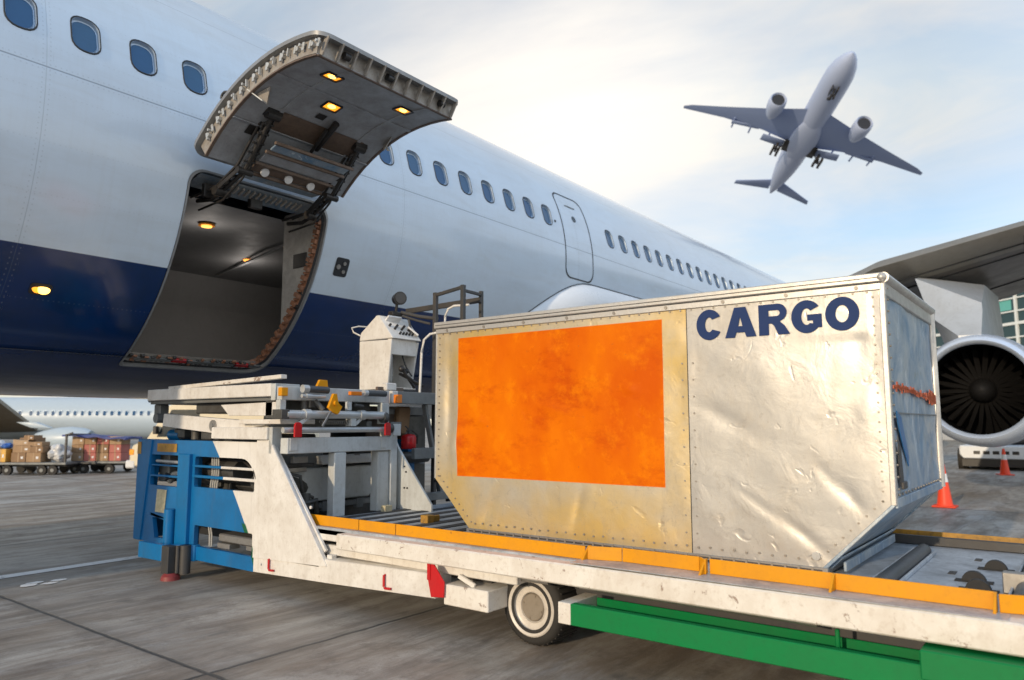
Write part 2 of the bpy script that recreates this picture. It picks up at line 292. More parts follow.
# ------------------------------------------------------------------ mesh helpers
class MB:
    def __init__(s): s.bm = bmesh.new()
    def _bev(s, vs, bev, seg=1):
        if bev:
            es = {e for v in vs for e in v.link_edges}
            bmesh.ops.bevel(s.bm, geom=list(es), offset=bev, segments=seg, affect='EDGES', profile=.5, clamp_overlap=True)
    def box(s, x0, x1, y0, y1, z0, z1, bev=.004, rot=None):
        if x0 > x1: x0, x1 = x1, x0
        if y0 > y1: y0, y1 = y1, y0
        if z0 > z1: z0, z1 = z1, z0
        c = Vector(((x0+x1)/2, (y0+y1)/2, (z0+z1)/2)); d = (x1-x0, y1-y0, z1-z0)
        mt = Matrix.Translation(c) @ (rot.to_4x4() if rot else Matrix.Identity(4)) @ Matrix.Diagonal((*d, 1))
        r = bmesh.ops.create_cube(s.bm, size=1, matrix=mt); s._bev(r['verts'], min(bev, min(d)*.3)); return s
    def bar(s, p, q, w, h, bev=.003, up=(0,0,1)):      # rectangular bar from p to q
        p, q = Vector(p), Vector(q); d = q-p; L = d.length; z = d.normalized(); u = Vector(up)
        if abs(z.dot(u)) > .98: u = Vector((1,0,0))
        x = u.cross(z).normalized(); y = z.cross(x)
        mt = Matrix((x, y, z)).transposed().to_4x4(); mt.translation = (p+q)/2
        r = bmesh.ops.create_cube(s.bm, size=1, matrix=mt @ Matrix.Diagonal((w, h, L, 1))); s._bev(r['verts'], bev); return s
    def cyl(s, p, q, r, r2=None, n=20, cap=True):
        p, q = Vector(p), Vector(q); d = q-p; rot = d.to_track_quat('Z', 'Y').to_matrix().to_4x4(); rot.translation = (p+q)/2
        bmesh.ops.create_cone(s.bm, cap_ends=cap, segments=n, radius1=r, radius2=r if r2 is None else r2, depth=d.length, matrix=rot); return s
    def tube(s, pts, r, n=10):
        pts = [Vector(p) for p in pts]; rings = []
        for i, p in enumerate(pts):
            t = (pts[min(i+1, len(pts)-1)]-pts[max(i-1, 0)]).normalized()
            a = Vector((0,0,1)) if abs(t.z) < .95 else Vector((1,0,0))
            u = t.cross(a).normalized(); w = t.cross(u)
            rings.append([s.bm.verts.new(p + r*(math.cos(k*2*PI/n)*u+math.sin(k*2*PI/n)*w)) for k in range(n)])
        for a, b in zip(rings, rings[1:]):
            for k in range(n): s.bm.faces.new((a[k], a[(k+1) % n], b[(k+1) % n], b[k]))
        s.bm.faces.new(rings[0][::-1]); s.bm.faces.new(rings[-1]); return s
    def prism(s, poly, axis, a, b, bev=.003):   # poly in the two other axes (x: (y,z); y: (x,z); z: (x,y))
        def P(u, v, w): return {'x': (w, u, v), 'y': (u, w, v), 'z': (u, v, w)}[axis]
        A = [s.bm.verts.new(P(u, v, a)) for u, v in poly]; B = [s.bm.verts.new(P(u, v, b)) for u, v in poly]; n = len(poly)
        s.bm.faces.new(A); s.bm.faces.new(B[::-1])
        for i in range(n): s.bm.faces.new((A[i], B[i], B[(i+1) % n], A[(i+1) % n]))
        s._bev(A+B, bev); return s
    def plate_holes(s, outer, holes, axis, a, b):   # flat plate with openings, extruded
        def P(u, v, w): return {'x': (w, u, v), 'y': (u, w, v), 'z': (u, v, w)}[axis]
        loops = [outer]+holes; allp = [p for l in loops for p in l]
        tris = tessellate_polygon([[Vector((u, v, 0)) for u, v in l] for l in loops])
        A = [s.bm.verts.new(P(u, v, a)) for u, v in allp]; B = [s.bm.verts.new(P(u, v, b)) for u, v in allp]
        for t in tris:
            try: s.bm.faces.new([A[i] for i in t]); s.bm.faces.new([B[i] for i in reversed(t)])
            except ValueError: pass
        k = 0
        for l in loops:
            n = len(l)
            for i in range(n): s.bm.faces.new((A[k+i], B[k+i], B[k+(i+1) % n], A[k+(i+1) % n]))
            k += n
        return s
    def grid(s, f, us, vs):
        V = [[s.bm.verts.new(f(u, v)) for v in vs] for u in us]
        for i in range(len(us)-1):
            for j in range(len(vs)-1): s.bm.faces.new((V[i][j], V[i+1][j], V[i+1][j+1], V[i][j+1]))
        return V
    def lathe(s, prof, org, axis='z', n=32):     # prof (r, h)
        rings = []
        for r, h in prof:
            rg = []
            for k in range(n):
                a = 2*PI*k/n; c, d = r*math.cos(a), r*math.sin(a)
                o = {'z': (c, d, h), 'x': (h, c, d), 'y': (c, h, d)}[axis]
                rg.append(s.bm.verts.new(Vector(o)+Vector(org)))
            rings.append(rg)
        for a, b in zip(rings, rings[1:]):
            for k in range(n): s.bm.faces.new((a[k], a[(k+1) % n], b[(k+1) % n], b[k]))
        return s
    def sphere(s, c, r, sc=(1,1,1), u=16, v=10):
        bmesh.ops.create_uvsphere(s.bm, u_segments=u, v_segments=v, radius=r, matrix=Matrix.Translation(c) @ Matrix.Diagonal((*sc, 1))); return s
    def build(s, name, mat, parent=None, smooth=35, keep=False, recalc=True):
        bm = s.bm
        if recalc: bmesh.ops.recalc_face_normals(bm, faces=bm.faces)
        off = Vector((0,0,0)); p = parent
        while p is not None: off += p.location; p = p.parent
        if not keep: bmesh.ops.translate(bm, verts=bm.verts, vec=-off)
        me = bpy.data.meshes.new(name); bm.to_mesh(me); bm.free()
        for f in me.polygons: f.use_smooth = True
        me.set_sharp_from_angle(angle=R(smooth))
        for k in (mat if isinstance(mat, (list, tuple)) else [mat]): me.materials.append(M[k] if isinstance(k, str) else k)
        o = bpy.data.objects.new(name, me); COL.objects.link(o); o.parent = parent
        return o
def tag(o, label=None, cat=None, group=None, kind=None):
    for k, v in (('label', label), ('category', cat), ('group', group), ('kind', kind)):
        if v: o[k] = v
    return o
def thing(name, label, cat, loc=(0,0,0), rz=0, group=None):
    o = bpy.data.objects.new(name, None); COL.objects.link(o); o.location = loc; o.rotation_euler = (0,0,rz)
    o.empty_display_size = .2; return tag(o, label, cat, group)
def dup(root, loc=None, rz=None, label=None):
    def cp(o, par):
        c = o.copy(); COL.objects.link(c); c.parent = par
        for ch in list(o.children): cp(ch, c)
        return c
    c = cp(root, None)
    if loc is not None: c.location = loc
    if rz is not None: c.rotation_euler = (0,0,rz)
    if label: c['label'] = label
    return c
def rrect(x0, x1, y0, y1, r, n=5):
    if not isinstance(r, (list, tuple)): r = [r]*4
    out = []
    for (cx, cy, a0, rr) in ((x1-r[0], y1-r[0], 0, r[0]), (x0+r[1], y1-r[1], 90, r[1]), (x0+r[2], y0+r[2], 180, r[2]), (x1-r[3], y0+r[3], 270, r[3])):
        for k in range(n+1):
            a = R(a0+90*k/n); out.append((cx+rr*math.cos(a), cy+rr*math.sin(a)))
    return out

# ------------------------------------------------------------------ ground
g = MB(); g.grid(lambda u, v: Vector((u, v, 0)), [-600,-100,-20,40,120,600], [-600,-100,-20,40,120,600])
o = g.build('ground', 'ground'); o['kind'] = 'structure'
l = MB(); l.grid(lambda u, v: Vector((u, v+.045*(u-2.5), .004)), [-2, 4, 10, 22], [7.90, 8.06])
o = l.build('painted_line', 'line'); o['kind'] = 'structure'
l = MB(); rnd = random.Random(3)
for k in range(6):
    cx, cy, r = 2.78+rnd.uniform(-.16,.2), 7.42+rnd.uniform(-.12,.12), rnd.uniform(.02,.045)
    pts = [l.bm.verts.new((cx+r*1.6*math.cos(a)*rnd.uniform(.7,1.2), cy+r*math.sin(a)*rnd.uniform(.7,1.2), .005+.0004*k)) for a in [i*PI/6 for i in range(12)]]
    l.bm.faces.new(pts)
o = l.build('paint_spill', 'line'); o['kind'] = 'structure'

# ------------------------------------------------------------------ main airliner
CY, CZ, RR = 9.28, 4.21, 2.5
def hp(phi, x, r=RR):         # phi measured up from the -Y side
    return Vector((x, CY-r*math.cos(phi), CZ+r*math.sin(phi)))
plane = thing('passenger_airplane', 'huge white and navy airliner with its forward cargo door raised above the loader', 'airplane', (10, CY, 0))
DX0, DX1, P0, P1 = 3.66, 5.37, R(-61.3), R(-6.6)
OX0, OX1 = 2.4, 6.6
PX0, PX1 = R(-72), R(2)
hull = MB(); bm = hull.bm
# window holes are cut as rounded rectangles in the (x, phi) sheet
WZ = 4.87; WP = math.asin((WZ-CZ)/RR); WW, WH = .235, .345
wins = [2.67+.517*k for k in range(-8, 15) if k != 3] + [2.67+.517*k for k in range(18, 56)]
def patch(u0, u1, p0, p1, hole, nu, npv):
    pts = []; edges = []
    us = [u0+(u1-u0)*i/nu for i in range(nu+1)]; ps = [p0+(p1-p0)*i/npv for i in range(npv+1)]
    border = [(u, p0) for u in us[:-1]]+[(u1, p) for p in ps[:-1]]+[(u, p1) for u in us[:0:-1]]+[(u0, p) for p in ps[:0:-1]]
    n = len(border); pts += border; edges += [(i, (i+1) % n) for i in range(n)]
    k = len(pts); pts += hole; m = len(hole); edges += [(k+i, k+(i+1) % m) for i in range(m)]
    hx = [h[0] for h in hole]; hy = [h[1] for h in hole]; bx0, bx1, by0, by1 = min(hx), max(hx), min(hy), max(hy)
    for u in us[1:-1]:
        for p in ps[1:-1]:
            if not (bx0-.02 < u < bx1+.02 and by0-.01 < p < by1+.01): pts.append((u, p))
    V, E, F, *_ = delaunay_2d_cdt([Vector((a, b*RR)) for a, b in pts], edges, [], 0, 1e-6)
    bv = [bm.verts.new(hp(v.y/RR, v.x)) for v in V]
    def inside(x, y):
        c = False; j = len(hole)-1
        for i in range(len(hole)):
            (xi, yi), (xj, yj) = hole[i], hole[j]
            if (yi > y) != (yj > y) and x < (xj-xi)*(y-yi)/(yj-yi)+xi: c = not c
            j = i
        return c
    for f in F:
        cx = sum(V[i].x for i in f)/len(f); cy = sum(V[i].y for i in f)/len(f)/RR
        if not inside(cx, cy): bm.faces.new([bv[i] for i in f])
def densify(lo, m=.06):
    out = []
    for i in range(len(lo)):
        a, b = Vector(lo[i]), Vector(lo[(i+1) % len(lo)]); k = max(1, int((b-a).length/m))
        out += [tuple(a.lerp(b, j/k)) for j in range(k)]
    return out
doorloop = [(x, p/RR) for x, p in densify(rrect(DX0, DX1, P0*RR, P1*RR, [.20, .16, .06, .24], 7))]
NP = 20
patch(OX0, OX1, PX0, PX1, doorloop, 12, NP)
def cylgrid(x0, x1, p0, p1, nx, npv): hull.grid(lambda u, v: hp(v, u), [x0+(x1-x0)*i/nx for i in range(nx+1)], [p0+(p1-p0)*i/npv for i in range(npv+1)])
# window belt
B0, B1 = R(9), R(21.6)
allx = [2.67+.517*k for k in range(-8, 56)]
for x in allx:
    if any(abs(x-w) < .01 for w in wins):
        hole = [(a, b/RR) for a, b in rrect(x-WW/2, x+WW/2, WP*RR-WH/2, WP*RR+WH/2, .095, 4)]
        patch(x-.2585, x+.2585, B0, B1, hole, 2, 3)
    else: cylgrid(x-.2585, x+.2585, B0, B1, 2, 3)
bx0, bx1 = allx[0]-.2585, allx[-1]+.2585
NOSE, TAILX = -6.5, 34
def ring(p0, p1, x0, x1, nx, npv): cylgrid(x0, x1, p0, p1, nx, npv)
cylgrid(OX0, OX1, PX1, B0, 12, 3)
cylgrid(bx0, OX0, PX0, B0, 5, 23); cylgrid(OX1, bx1, PX0, B0, 24, 23)
cylgrid(bx0, bx1, B1, R(288-.0001), 6, 60)      # over the crown and round to the far bottom
cylgrid(NOSE, bx0, PX0, R(288), 3, 90); cylgrid(bx1, TAILX, PX0, R(288), 2, 90)
# nose and tail
def body_end(t): return t
for (xa, L, sgn, dz) in ((NOSE, 7.0, -1, -.7), (TAILX, 17, 1, 1.5)):
    def f(u, v, xa=xa, L=L, sgn=sgn, dz=dz):
        k = max(0.0, 1-u**(2.2 if sgn < 0 else 1.7))**(.55 if sgn < 0 else 1.0); r = RR*max(k, .02)
        return Vector((xa+sgn*L*u, CY-r*math.cos(v), CZ+dz*u*u+r*math.sin(v)))
    hull.grid(f, [i/14 for i in range(15)], [2*PI*i/72 for i in range(73)])
bmesh.ops.remove_doubles(bm, verts=bm.verts, dist=.002)
fus = hull.build('fuselage', 'hull', plane, smooth=180)
me = fus.data
off = Vector((10, CY, 0)); nl = []
for v in me.vertices:
    w = v.co+off
    if NOSE <= w.x <= TAILX: nn = Vector((0, w.y-CY, w.z-CZ)).normalized()
    else: nn = Vector(v.normal); 
    if nn.dot(Vector((0, w.y-CY, w.z-CZ))) < 0: nn = -nn
    nl.append(nn)
# make face windings point outward, then set analytic normals
b2 = bmesh.new(); b2.from_mesh(me)
for fce in b2.faces:
    c = fce.calc_center_median()+off
    if fce.normal.dot(Vector((0, c.y-CY, c.z-CZ))) < 0: fce.normal_flip()
b2.to_mesh(me); b2.free()
for f_ in me.polygons: f_.use_smooth = True
me.normals_split_custom_set_from_vertices([tuple(n) for n in nl])
# windows: reveal frame, pane; each a part
for x in wins:
    fr = MB(); lo = rrect(x-WW/2, x+WW/2, -WH/2, WH/2, .095, 4); n = len(lo)
    def q(a, b, r, k=1.0): return hp(WP+(b*k)/RR, x+(a-x)*k, r)
    rs = [(1.10, RR+.002), (1.07, RR+.007), (1.0, RR+.004), (.97, RR-.035), (.90, RR-.04), (.86, RR-.03)]
    V = [[fr.bm.verts.new(q(a, b, r, k)) for a, b in lo] for k, r in rs]
    for A, B in zip(V, V[1:]):
        for i in range(n): fr.bm.faces.new((A[i], A[(i+1) % n], B[(i+1) % n], B[i]))
    f_ = fr.build('window', ['winframe', 'seal'], plane, smooth=50)
    for i_, pl_ in enumerate(f_.data.polygons): pl_.material_index = 1 if i_ < 2*n or 3*n <= i_ < 3*n else 0
    pn = MB(); pn.bm.faces.new([pn.bm.verts.new(q(a, b, RR-.031, .87)) for a, b in lo]); pn.build('pane', ['winpane', 'winpane2', 'winpane3'][int(abs(x*37.7)) % 3], f_)
    # raised shade band seen inside, a pale sliver along the frame
# cabin door: outline seam, small round port and handle
cd = MB(); lo = rrect(10.33, 11.23, 0, 1.62, .17, 6); z0 = 3.88
def onh(x, s, r): return hp(math.asin((z0-CZ)/RR)+s/RR, x, r)
def ringstrip(mb, lo, r0, r1, k):
    cx = sum(a for a, b in lo)/len(lo); cy = sum(b for a, b in lo)/len(lo); n = len(lo)
    A = [mb.bm.verts.new(onh(a, b, r0)) for a, b in lo]
    B = []
    for a, b in lo:
        d = Vector((a-cx, b-cy)); d2 = Vector((a-math.copysign(k, a-cx), b-math.copysign(k, b-cy)))
        B.append(mb.bm.verts.new(onh(d2.x, d2.y, r1)))
    for i in range(n): mb.bm.faces.new((A[i], A[(i+1) % n], B[(i+1) % n], B[i]))
lo2 = [p for i, p in enumerate(lo)]
def densify(lo, m=.06):
    out = []
    for i in range(len(lo)):
        a, b = Vector(lo[i]), Vector(lo[(i+1) % len(lo)]); k = max(1, int((b-a).length/m))
        out += [tuple(a.lerp(b, j/k)) for j in range(k)]
    return out
lo2 = densify(lo); ringstrip(cd, lo2, RR+.004, RR+.004, .022)
cdo = cd.build('cabin_door', 'seal', plane)
hd = MB(); hd.grid(lambda u, v: onh(u, v, RR+.006), [10.62,10.7,10.8,10.94], [1.36,1.385]); hd.build('door_handle', 'greysteel', cdo)
hd = MB(); c_ = onh(10.78, 1.12, RR+.005); hd.cyl(onh(10.78, 1.12, RR-.01), onh(10.78, 1.12, RR+.006), .06, n=20); hd.build('port', 'glass', cdo)
hd = MB(); hd.cyl(onh(10.12, .93, RR-.01), onh(10.12, .93, RR+.01), .022, n=12); hd.build('sensor', 'seal', plane)
# service panel aft of the cargo door
sp = MB(); lo = densify(rrect(5.60, 5.80, -.115, .115, .03, 3), .05); pc = R(-22)
sp.bm.faces.new([sp.bm.verts.new(hp(pc+b/RR, a, RR+.004)) for a, b in lo]); spo = sp.build('service_panel', 'seal', plane)
for (a, b) in ((5.73, .05), (5.74, -.05), (5.65, 0)):
    k = MB(); k.cyl(hp(pc+b/RR, a, RR), hp(pc+b/RR, a, RR+.015), .022 if a > 5.7 else .03, n=12); k.build('latch_knob', 'steel', spo)
# amber beacon on the navy flank
bp = MB(); lo = densify(rrect(2.54, 2.72, -.06, .06, .03, 3), .05); pc2 = R(-39.9)
bp.bm.faces.new([bp.bm.verts.new(hp(pc2+b/RR, a, RR+.004)) for a, b in lo]); bpo = bp.build('marker_light', 'seal', plane)
k = MB(); k.sphere(hp(pc2, 2.65, RR+.004), .05, (1.2,.4,.9)); k.build('amber_lens', 'lamphot', bpo)
k = MB(); k.sphere(hp(pc2, 2.60, RR+.002), .045, (.9,.3,.9)); k.build('amber_lens', 'lamp', bpo)
# door frame (jamb) and hold interior
jm = MB(); lo = doorloop[:]; n = len(lo); cx0 = (DX0+DX1)/2; cp0 = (P0+P1)/2
def shr(p, k): return (p[0]-math.copysign(min(k, abs(p[0]-cx0)), p[0]-cx0)*min(1, abs(p[0]-cx0)/.5), p[1]-math.copysign(k/RR, p[1]-cp0)*min(1, abs(p[1]-cp0)*RR/.5))
rings = [(0, RR+.008), (.02, RR+.008), (.025, RR-.03), (.045, RR-.05), (.05, RR-.13)]
V = [[jm.bm.verts.new(hp(shr(p, k)[1], shr(p, k)[0], r)) for p in lo] for k, r in rings]
for A, B in zip(V, V[1:]):
    for i in range(n): jm.bm.faces.new((A[i], A[(i+1) % n], B[(i+1) % n], B[i]))
fo = jm.build('cargo_door_frame', ['dooredge', 'seal', 'jamb'], plane)
for i_, p_ in enumerate(fo.data.polygons): p_.material_index = (0, 0, 1, 2)[min(3, i_//n)]
# aft jamb fittings and roller-track sill
fit = MB()
rg = random.Random(5)
for k in range(20):
    p = P0+(P1-P0)*(k+.7)/20.5
    for (r0, r1, xx) in ((RR-.13, RR-.05, DX1-.07),):
        a = hp(p, xx, r0); b = hp(p, xx, r1); fit.bar(a, b, .035+rg.random()*.03, .05)
    fit.cyl(hp(p+.025, DX1-.10, RR-.09), hp(p+.025, DX1-.03, RR-.09), .014, n=8)
fit.build('latch_fitting', 'jamb', fo)
fit = MB(); ux0, ux1 = DX0+.06, DX1-.14
fit.grid(lambda u, v: hp(v, u, RR-.045), [ux0+(ux1-ux0)*i/10 for i in range(11)], [P0+.012, P0+.045, P0+.078])
fit.build('sill_plate', 'jamblight', fo)
fit = MB(); rg = random.Random(2)
for k in range(26):
    xx = ux0+.03+(ux1-ux0-.06)*k/25; ph = P0+.045+rg.uniform(-.018, .018)
    if k % 3 == 0: fit.cyl(hp(ph, xx, RR-.06), hp(ph, xx, RR-.02), .014+.012*rg.random(), n=12)
    else: fit.bar(hp(ph-.012, xx, RR-.03), hp(ph+.015, xx, RR-.03), .02+.03*rg.random(), .03)
fit.build('sill_fitting', 'machine', fo)
fit = MB()
for k in range(12):
    xx = ux0+.06+(ux1-ux0-.1)*k/11; ph = P0+.05+rg.uniform(-.014, .014); fit.bar(hp(ph-.018, xx, RR-.025), hp(ph+.018, xx, RR-.025), .022+.035*rg.random(), .02)
fit.build('sill_fitting', 'jamb', fo)
for xx in (4.20, 4.98):
    k = MB(); k.cyl((xx, 7.98, 2.105), (xx+.16, 7.98, 2.105), .026, n=12); k.build('red_roller', 'red', fo)
k = MB()
for a_, b_ in ((3.78,4.18), (4.38,4.95), (5.16,5.33)): k.cyl((a_, 7.98, 2.10), (b_, 7.98, 2.10), .02, n=12)
k.build('sill_roller', 'greysteel', fo)
# hold
hx0, hx1 = 1.8, 11.9
hold = MB()
prof = [(7.55, 3.86), (8.2, 3.92), (9.3, 3.93), (11.2, 3.80), (11.35, 3.3), (11.0, 2.5), (10.7, 2.12)]
hold.grid(lambda u, v: Vector((u, *prof[int(v)])), [hx0+i*(hx1-hx0)/8 for i in range(9)], list(range(4)))
hold.build('hold_ceiling', 'hold', plane)
hb = MB(); hb.grid(lambda u, v: Vector((u, *prof[int(v)])), [hx0+i*(hx1-hx0)/8 for i in range(9)], [3,4,5,6])
hb.build('hold_wall', 'holdwall', plane)
hb = MB(); hb.grid(lambda u, v: Vector((u, v, 2.10)), [hx0, hx1], [7.9, 10.72]); hb.build('hold_floor', 'greysteel', plane)
hb = MB()
for xx in (hx0, hx1): hb.bm.faces.new([hb.bm.verts.new((xx, a, b)) for a, b in prof+[(8.0, 2.1)]])
hb.build('hold_bulkhead', 'holdwall', plane)
hb = MB()      # side liner either side of the doorway
for (a, b) in ((hx0, DX0-.05), (DX1+.15, hx1)):
    hb.grid(lambda u, v: hp(v, u, RR-.2), [a, b], [P0+(P1-P0)*i/8-.0 for i in range(9)])
hb.build('hold_liner', 'hold', plane)
hb = MB(); YV = 7.62; arc = [hp(P0+(P1-P0)*i/30, DX1-.02, RR-.13) for i in range(31)]; arc = [p for p in arc if p.y < YV]
hb.prism([(p.y, p.z) for p in arc]+[(YV, arc[-1].z), (YV, arc[0].z)], 'x', DX1-.03, DX1+.01, bev=0)
lp = hb.build('jamb_panel', 'jamblight', plane)
k = MB(); k.box(DX1-.045, DX1-.031, 7.15, 7.40, 3.25, 3.42); k.build('control_box', 'black', lp)
k = MB(); k.box(DX1-.05, DX1-.031, 7.20, 7.34, 2.90, 2.95); k.cyl((DX1-.07, 7.3, 2.78), (DX1-.03, 7.3, 2.78), .03); k.build('control_box', 'black', lp)
hb = MB()
for xx in (3.2, 4.35, 6.1, 8.2): hb.bar((xx-.15, 7.7, 3.905), (xx+.4, 11.1, 3.80), .05, .03)
hb.build('ceiling_rib', 'hold', plane)
for (xx, yy) in ((4.9, 8.62), (6.35, 9.95)):
    k = MB(); k.cyl((xx, yy, 3.905), (xx, yy, 3.885), .10, n=20); lo_ = k.build('hold_lamp', 'reflector', plane)
    k = MB(); k.cyl((xx, yy, 3.888), (xx, yy, 3.872), .065, n=20); k.build('bulb', 'lampdim', lo_)
    pl = bpy.data.lights.new('hold_lamp_light', 'POINT'); pl.energy = 2.6; pl.color = (1, .92, .84); pl.shadow_soft_size = .10
    plo = bpy.data.objects.new('hold_lamp_light', pl); COL.objects.link(plo); plo.location = (xx, yy, 3.62)
# wing-to-body fairing
fb = MB()
def fair(u, v):
    x = 8.9+u*20; t = min(1, (x-8.9)/2.3); e = math.sin(t*PI/2)
    top = R(-36+28*e); ph = R(-115)+(top-R(-115))*v
    s = math.sqrt(max(0, 1-(1-min(1, (1-v)*9))**2))
    r = RR-.03+(.03+.33*e)*s
    return hp(ph, x, r)
fb.grid(fair, [i/60 for i in range(61)], [1-(1-i/28)**1.6 for i in range(29)])
fo2 = fb.build('wing_fairing', 'jetwhite', plane, smooth=60)
k = MB(); k.tube([hp(R(-36+28*math.sin(min(1, u*20/2.3)*PI/2))+.002, 8.9+u*20, RR+.002) for u in [i/120 for i in range(100)]], .008, 6); k.build('fairing_seal', 'seal', fo2)

# raised cargo door -----------------------------------------------------------
door = bpy.data.objects.new('cargo_door', None)
HC = Vector((0, CY-RR*math.cos(P1), CZ+RR*math.sin(P1)))          # closed hinge line
HO = Vector((0, 6.70, 4.03)); ROT = R(-137.5)
def dpt(x, s, r):                 # s: 0 hinge .. 1 free edge, r radius; opened position
    ph = P1+(P0-P1)*s*.885; p = hp(ph, x, r+.05*math.sin(PI*min(1, max(0, s))))-HC; c, sn = math.cos(ROT), math.sin(ROT)
    # rotate in YZ plane
    return Vector((x, HO.y+p.y*c-p.z*sn, HO.z+p.y*sn+p.z*c))
SS = [i/16 for i in range(17)]
DA, DB = DX0-.06, DX1+.0
def rnd_s(u, v):           # rounded corners on the outer skin
    t = min(1, min(u-DA, DB-u)/.13); c_ = .062*(1-math.sqrt(max(0, 1-(1-t)**2))); return v*(1-c_)+(1-v)*c_*.9
UU = [DA+(DB-DA)*t for t in (0,.006,.015,.03,.05,.075,.2,.35,.5,.65,.8,.925,.95,.97,.985,.994,1)]
dk = MB(); V1 = dk.grid(lambda u, v: dpt(u, rnd_s(u, v), RR+.0), UU, SS)
V2 = dk.grid(lambda u, v: dpt(u, rnd_s(u, v), RR-.035), UU, SS)
def stitch(mb, V1, V2):
    nu, nv = len(V1), len(V1[0])
    loop = [(i, 0) for i in range(nu)]+[(nu-1, j) for j in range(1, nv)]+[(i, nv-1) for i in range(nu-2, -1, -1)]+[(0, j) for j in range(nv-2, 0, -1)]
    for k in range(len(loop)):
        a, b = loop[k], loop[(k+1) % len(loop)]
        mb.bm.faces.new((V1[a[0]][a[1]], V1[b[0]][b[1]], V2[b[0]][b[1]], V2[a[0]][a[1]]))
stitch(dk, V1, V2)
door = dk.build('cargo_door', 'dooredge', plane, smooth=40)
# inner liner
dk = MB(); ia, ib = DA+.06, DB-.06; s0, s1 = .05, .955
IS = [s0+(s1-s0)*i/12 for i in range(13)]
V1 = dk.grid(lambda u, v: dpt(u, v, RR-.185), [ia+(ib-ia)*i/4 for i in range(5)], IS)
V2 = dk.grid(lambda u, v: dpt(u, v, RR-.17), [ia+(ib-ia)*i/4 for i in range(5)], IS); stitch(dk, V1, V2)
dk.build('inner_panel', 'doorinner', door, smooth=60)
# raised stiffening ridges on the liner
dk = MB()
for sv in (.30, .66): 
    dk.bar(dpt(ia+.01, sv, RR-.19), dpt(ib-.01, sv, RR-.19), .05, .012)
for xx in (ia+.38, ib-.32):
    for i in range(12): dk.bar(dpt(xx, IS[i], RR-.19), dpt(xx, IS[i+1], RR-.19), .04, .010, bev=0)
dk.build('panel_ridge', 'doorinner', door)
# side walls between skins
dk = MB()
for xx in (ia-.005, ib+.005): dk.grid(lambda u, v: dpt(xx, u, v), IS, [RR-.17, RR-.03])
dk.grid(lambda u, v: dpt(u, s1, v), [ia, ib], [RR-.17, RR-.03]); dk.grid(lambda u, v: dpt(u, s0, v), [ia, ib], [RR-.17, RR-.03])
dk.build('door_sidewall', 'doorstruct', door)
# trim lip along the liner border
dk = MB()
for xx in (ia, ib):
    for i in range(12): dk.bar(dpt(xx, IS[i], RR-.188), dpt(xx, IS[i+1], RR-.188), .03, .012, bev=0)
dk.bar(dpt(ia, s1, RR-.188), dpt(ib, s1, RR-.188), .03, .012); dk.build('panel_trim', 'brownpanel', door)
# ribs along the free edge
for i in range(11):
    xx = DA+.09+i*(DB-DA-.18)/10; k = MB()
    k.bar(dpt(xx, s1+.004, RR-.175), dpt(xx, .993, RR-.02), .016, .05); k.build('edge_rib', 'doorstruct', door)
for xx in (DA+.33, DA+.83, DB-.25):
    k = MB(); k.cyl(dpt(xx-.03, .972, RR-.10), dpt(xx+.03, .972, RR-.10), .033, n=12); k.build('edge_roller', 'black', door)
# latches along the forward edge
for i in range(9):
    sv = .12+i*.10; k = MB()
    k.bar(dpt(DA+.03, sv, RR-.14), dpt(DA+.03, sv+.010, RR-.07), .03, .022); k.cyl(dpt(DA+.02, sv+.015, RR-.10), dpt(DA+.06, sv+.015, RR-.10), .020, n=12)
    k.cyl(dpt(DA+.005, sv+.035+.008*(i % 3), RR-.085), dpt(DA+.05, sv+.035+.008*(i % 3), RR-.085), .013, n=10); k.bar(dpt(DA+.03, sv+.05, RR-.13), dpt(DA+.03, sv+.058, RR-.06), .012, .03); k.build('door_latch', 'chrome', door)
# lamps
for (xx, sv) in ((4.02, .825), (4.38, .595), (4.91, .815)):
    def L(u, v, r): return dpt(xx+u, sv+v/2.2, r)
    k = MB(); 
    for (a, b, c_, d_) in ((-.085,-.065,.085,-.065), (.085,-.065,.085,.065), (.085,.065,-.085,.065), (-.085,.065,-.085,-.065)):
        k.bar(L(a, b, RR-.193), L(c_, d_, RR-.193), .016, .014, bev=0)
    lo_ = k.build('lamp', 'black', door)
    k = MB(); k.bm.faces.new([k.bm.verts.new(L(a, b, RR-.188)) for a, b in ((-.078,-.058), (.078,-.058), (.078,.058), (-.078,.058))]); k.bm.faces.ensure_lookup_table()
    k2 = k.build('lamp_lens', 'lamp', lo_) if False else None
    if True:
        # thing > part > sub-part stops here, so lens and bulb join the lamp mesh
        me2 = lo_.data; b3 = bmesh.new(); b3.from_mesh(me2); nf = len(b3.faces); off3 = plane.location
        b3.faces.new([b3.verts.new(L(a, b, RR-.188)-off3) for a, b in ((-.078,-.058), (.078,-.058), (.078,.058), (-.078,.058))])
        c3 = L(.0, .0, RR-.188)-off3
        bmesh.ops.create_uvsphere(b3, u_segments=12, v_segments=8, radius=.034, matrix=Matrix.Translation(c3) @ Matrix.Diagonal((1.3, 1, .5, 1)))
        b3.to_mesh(me2); b3.free(); me2.materials.append(M['lamp']); me2.materials.append(M['lamphot'])
        for i_, p_ in enumerate(me2.polygons):
            p_.material_index = 0 if i_ < nf else (1 if i_ == nf else 2)
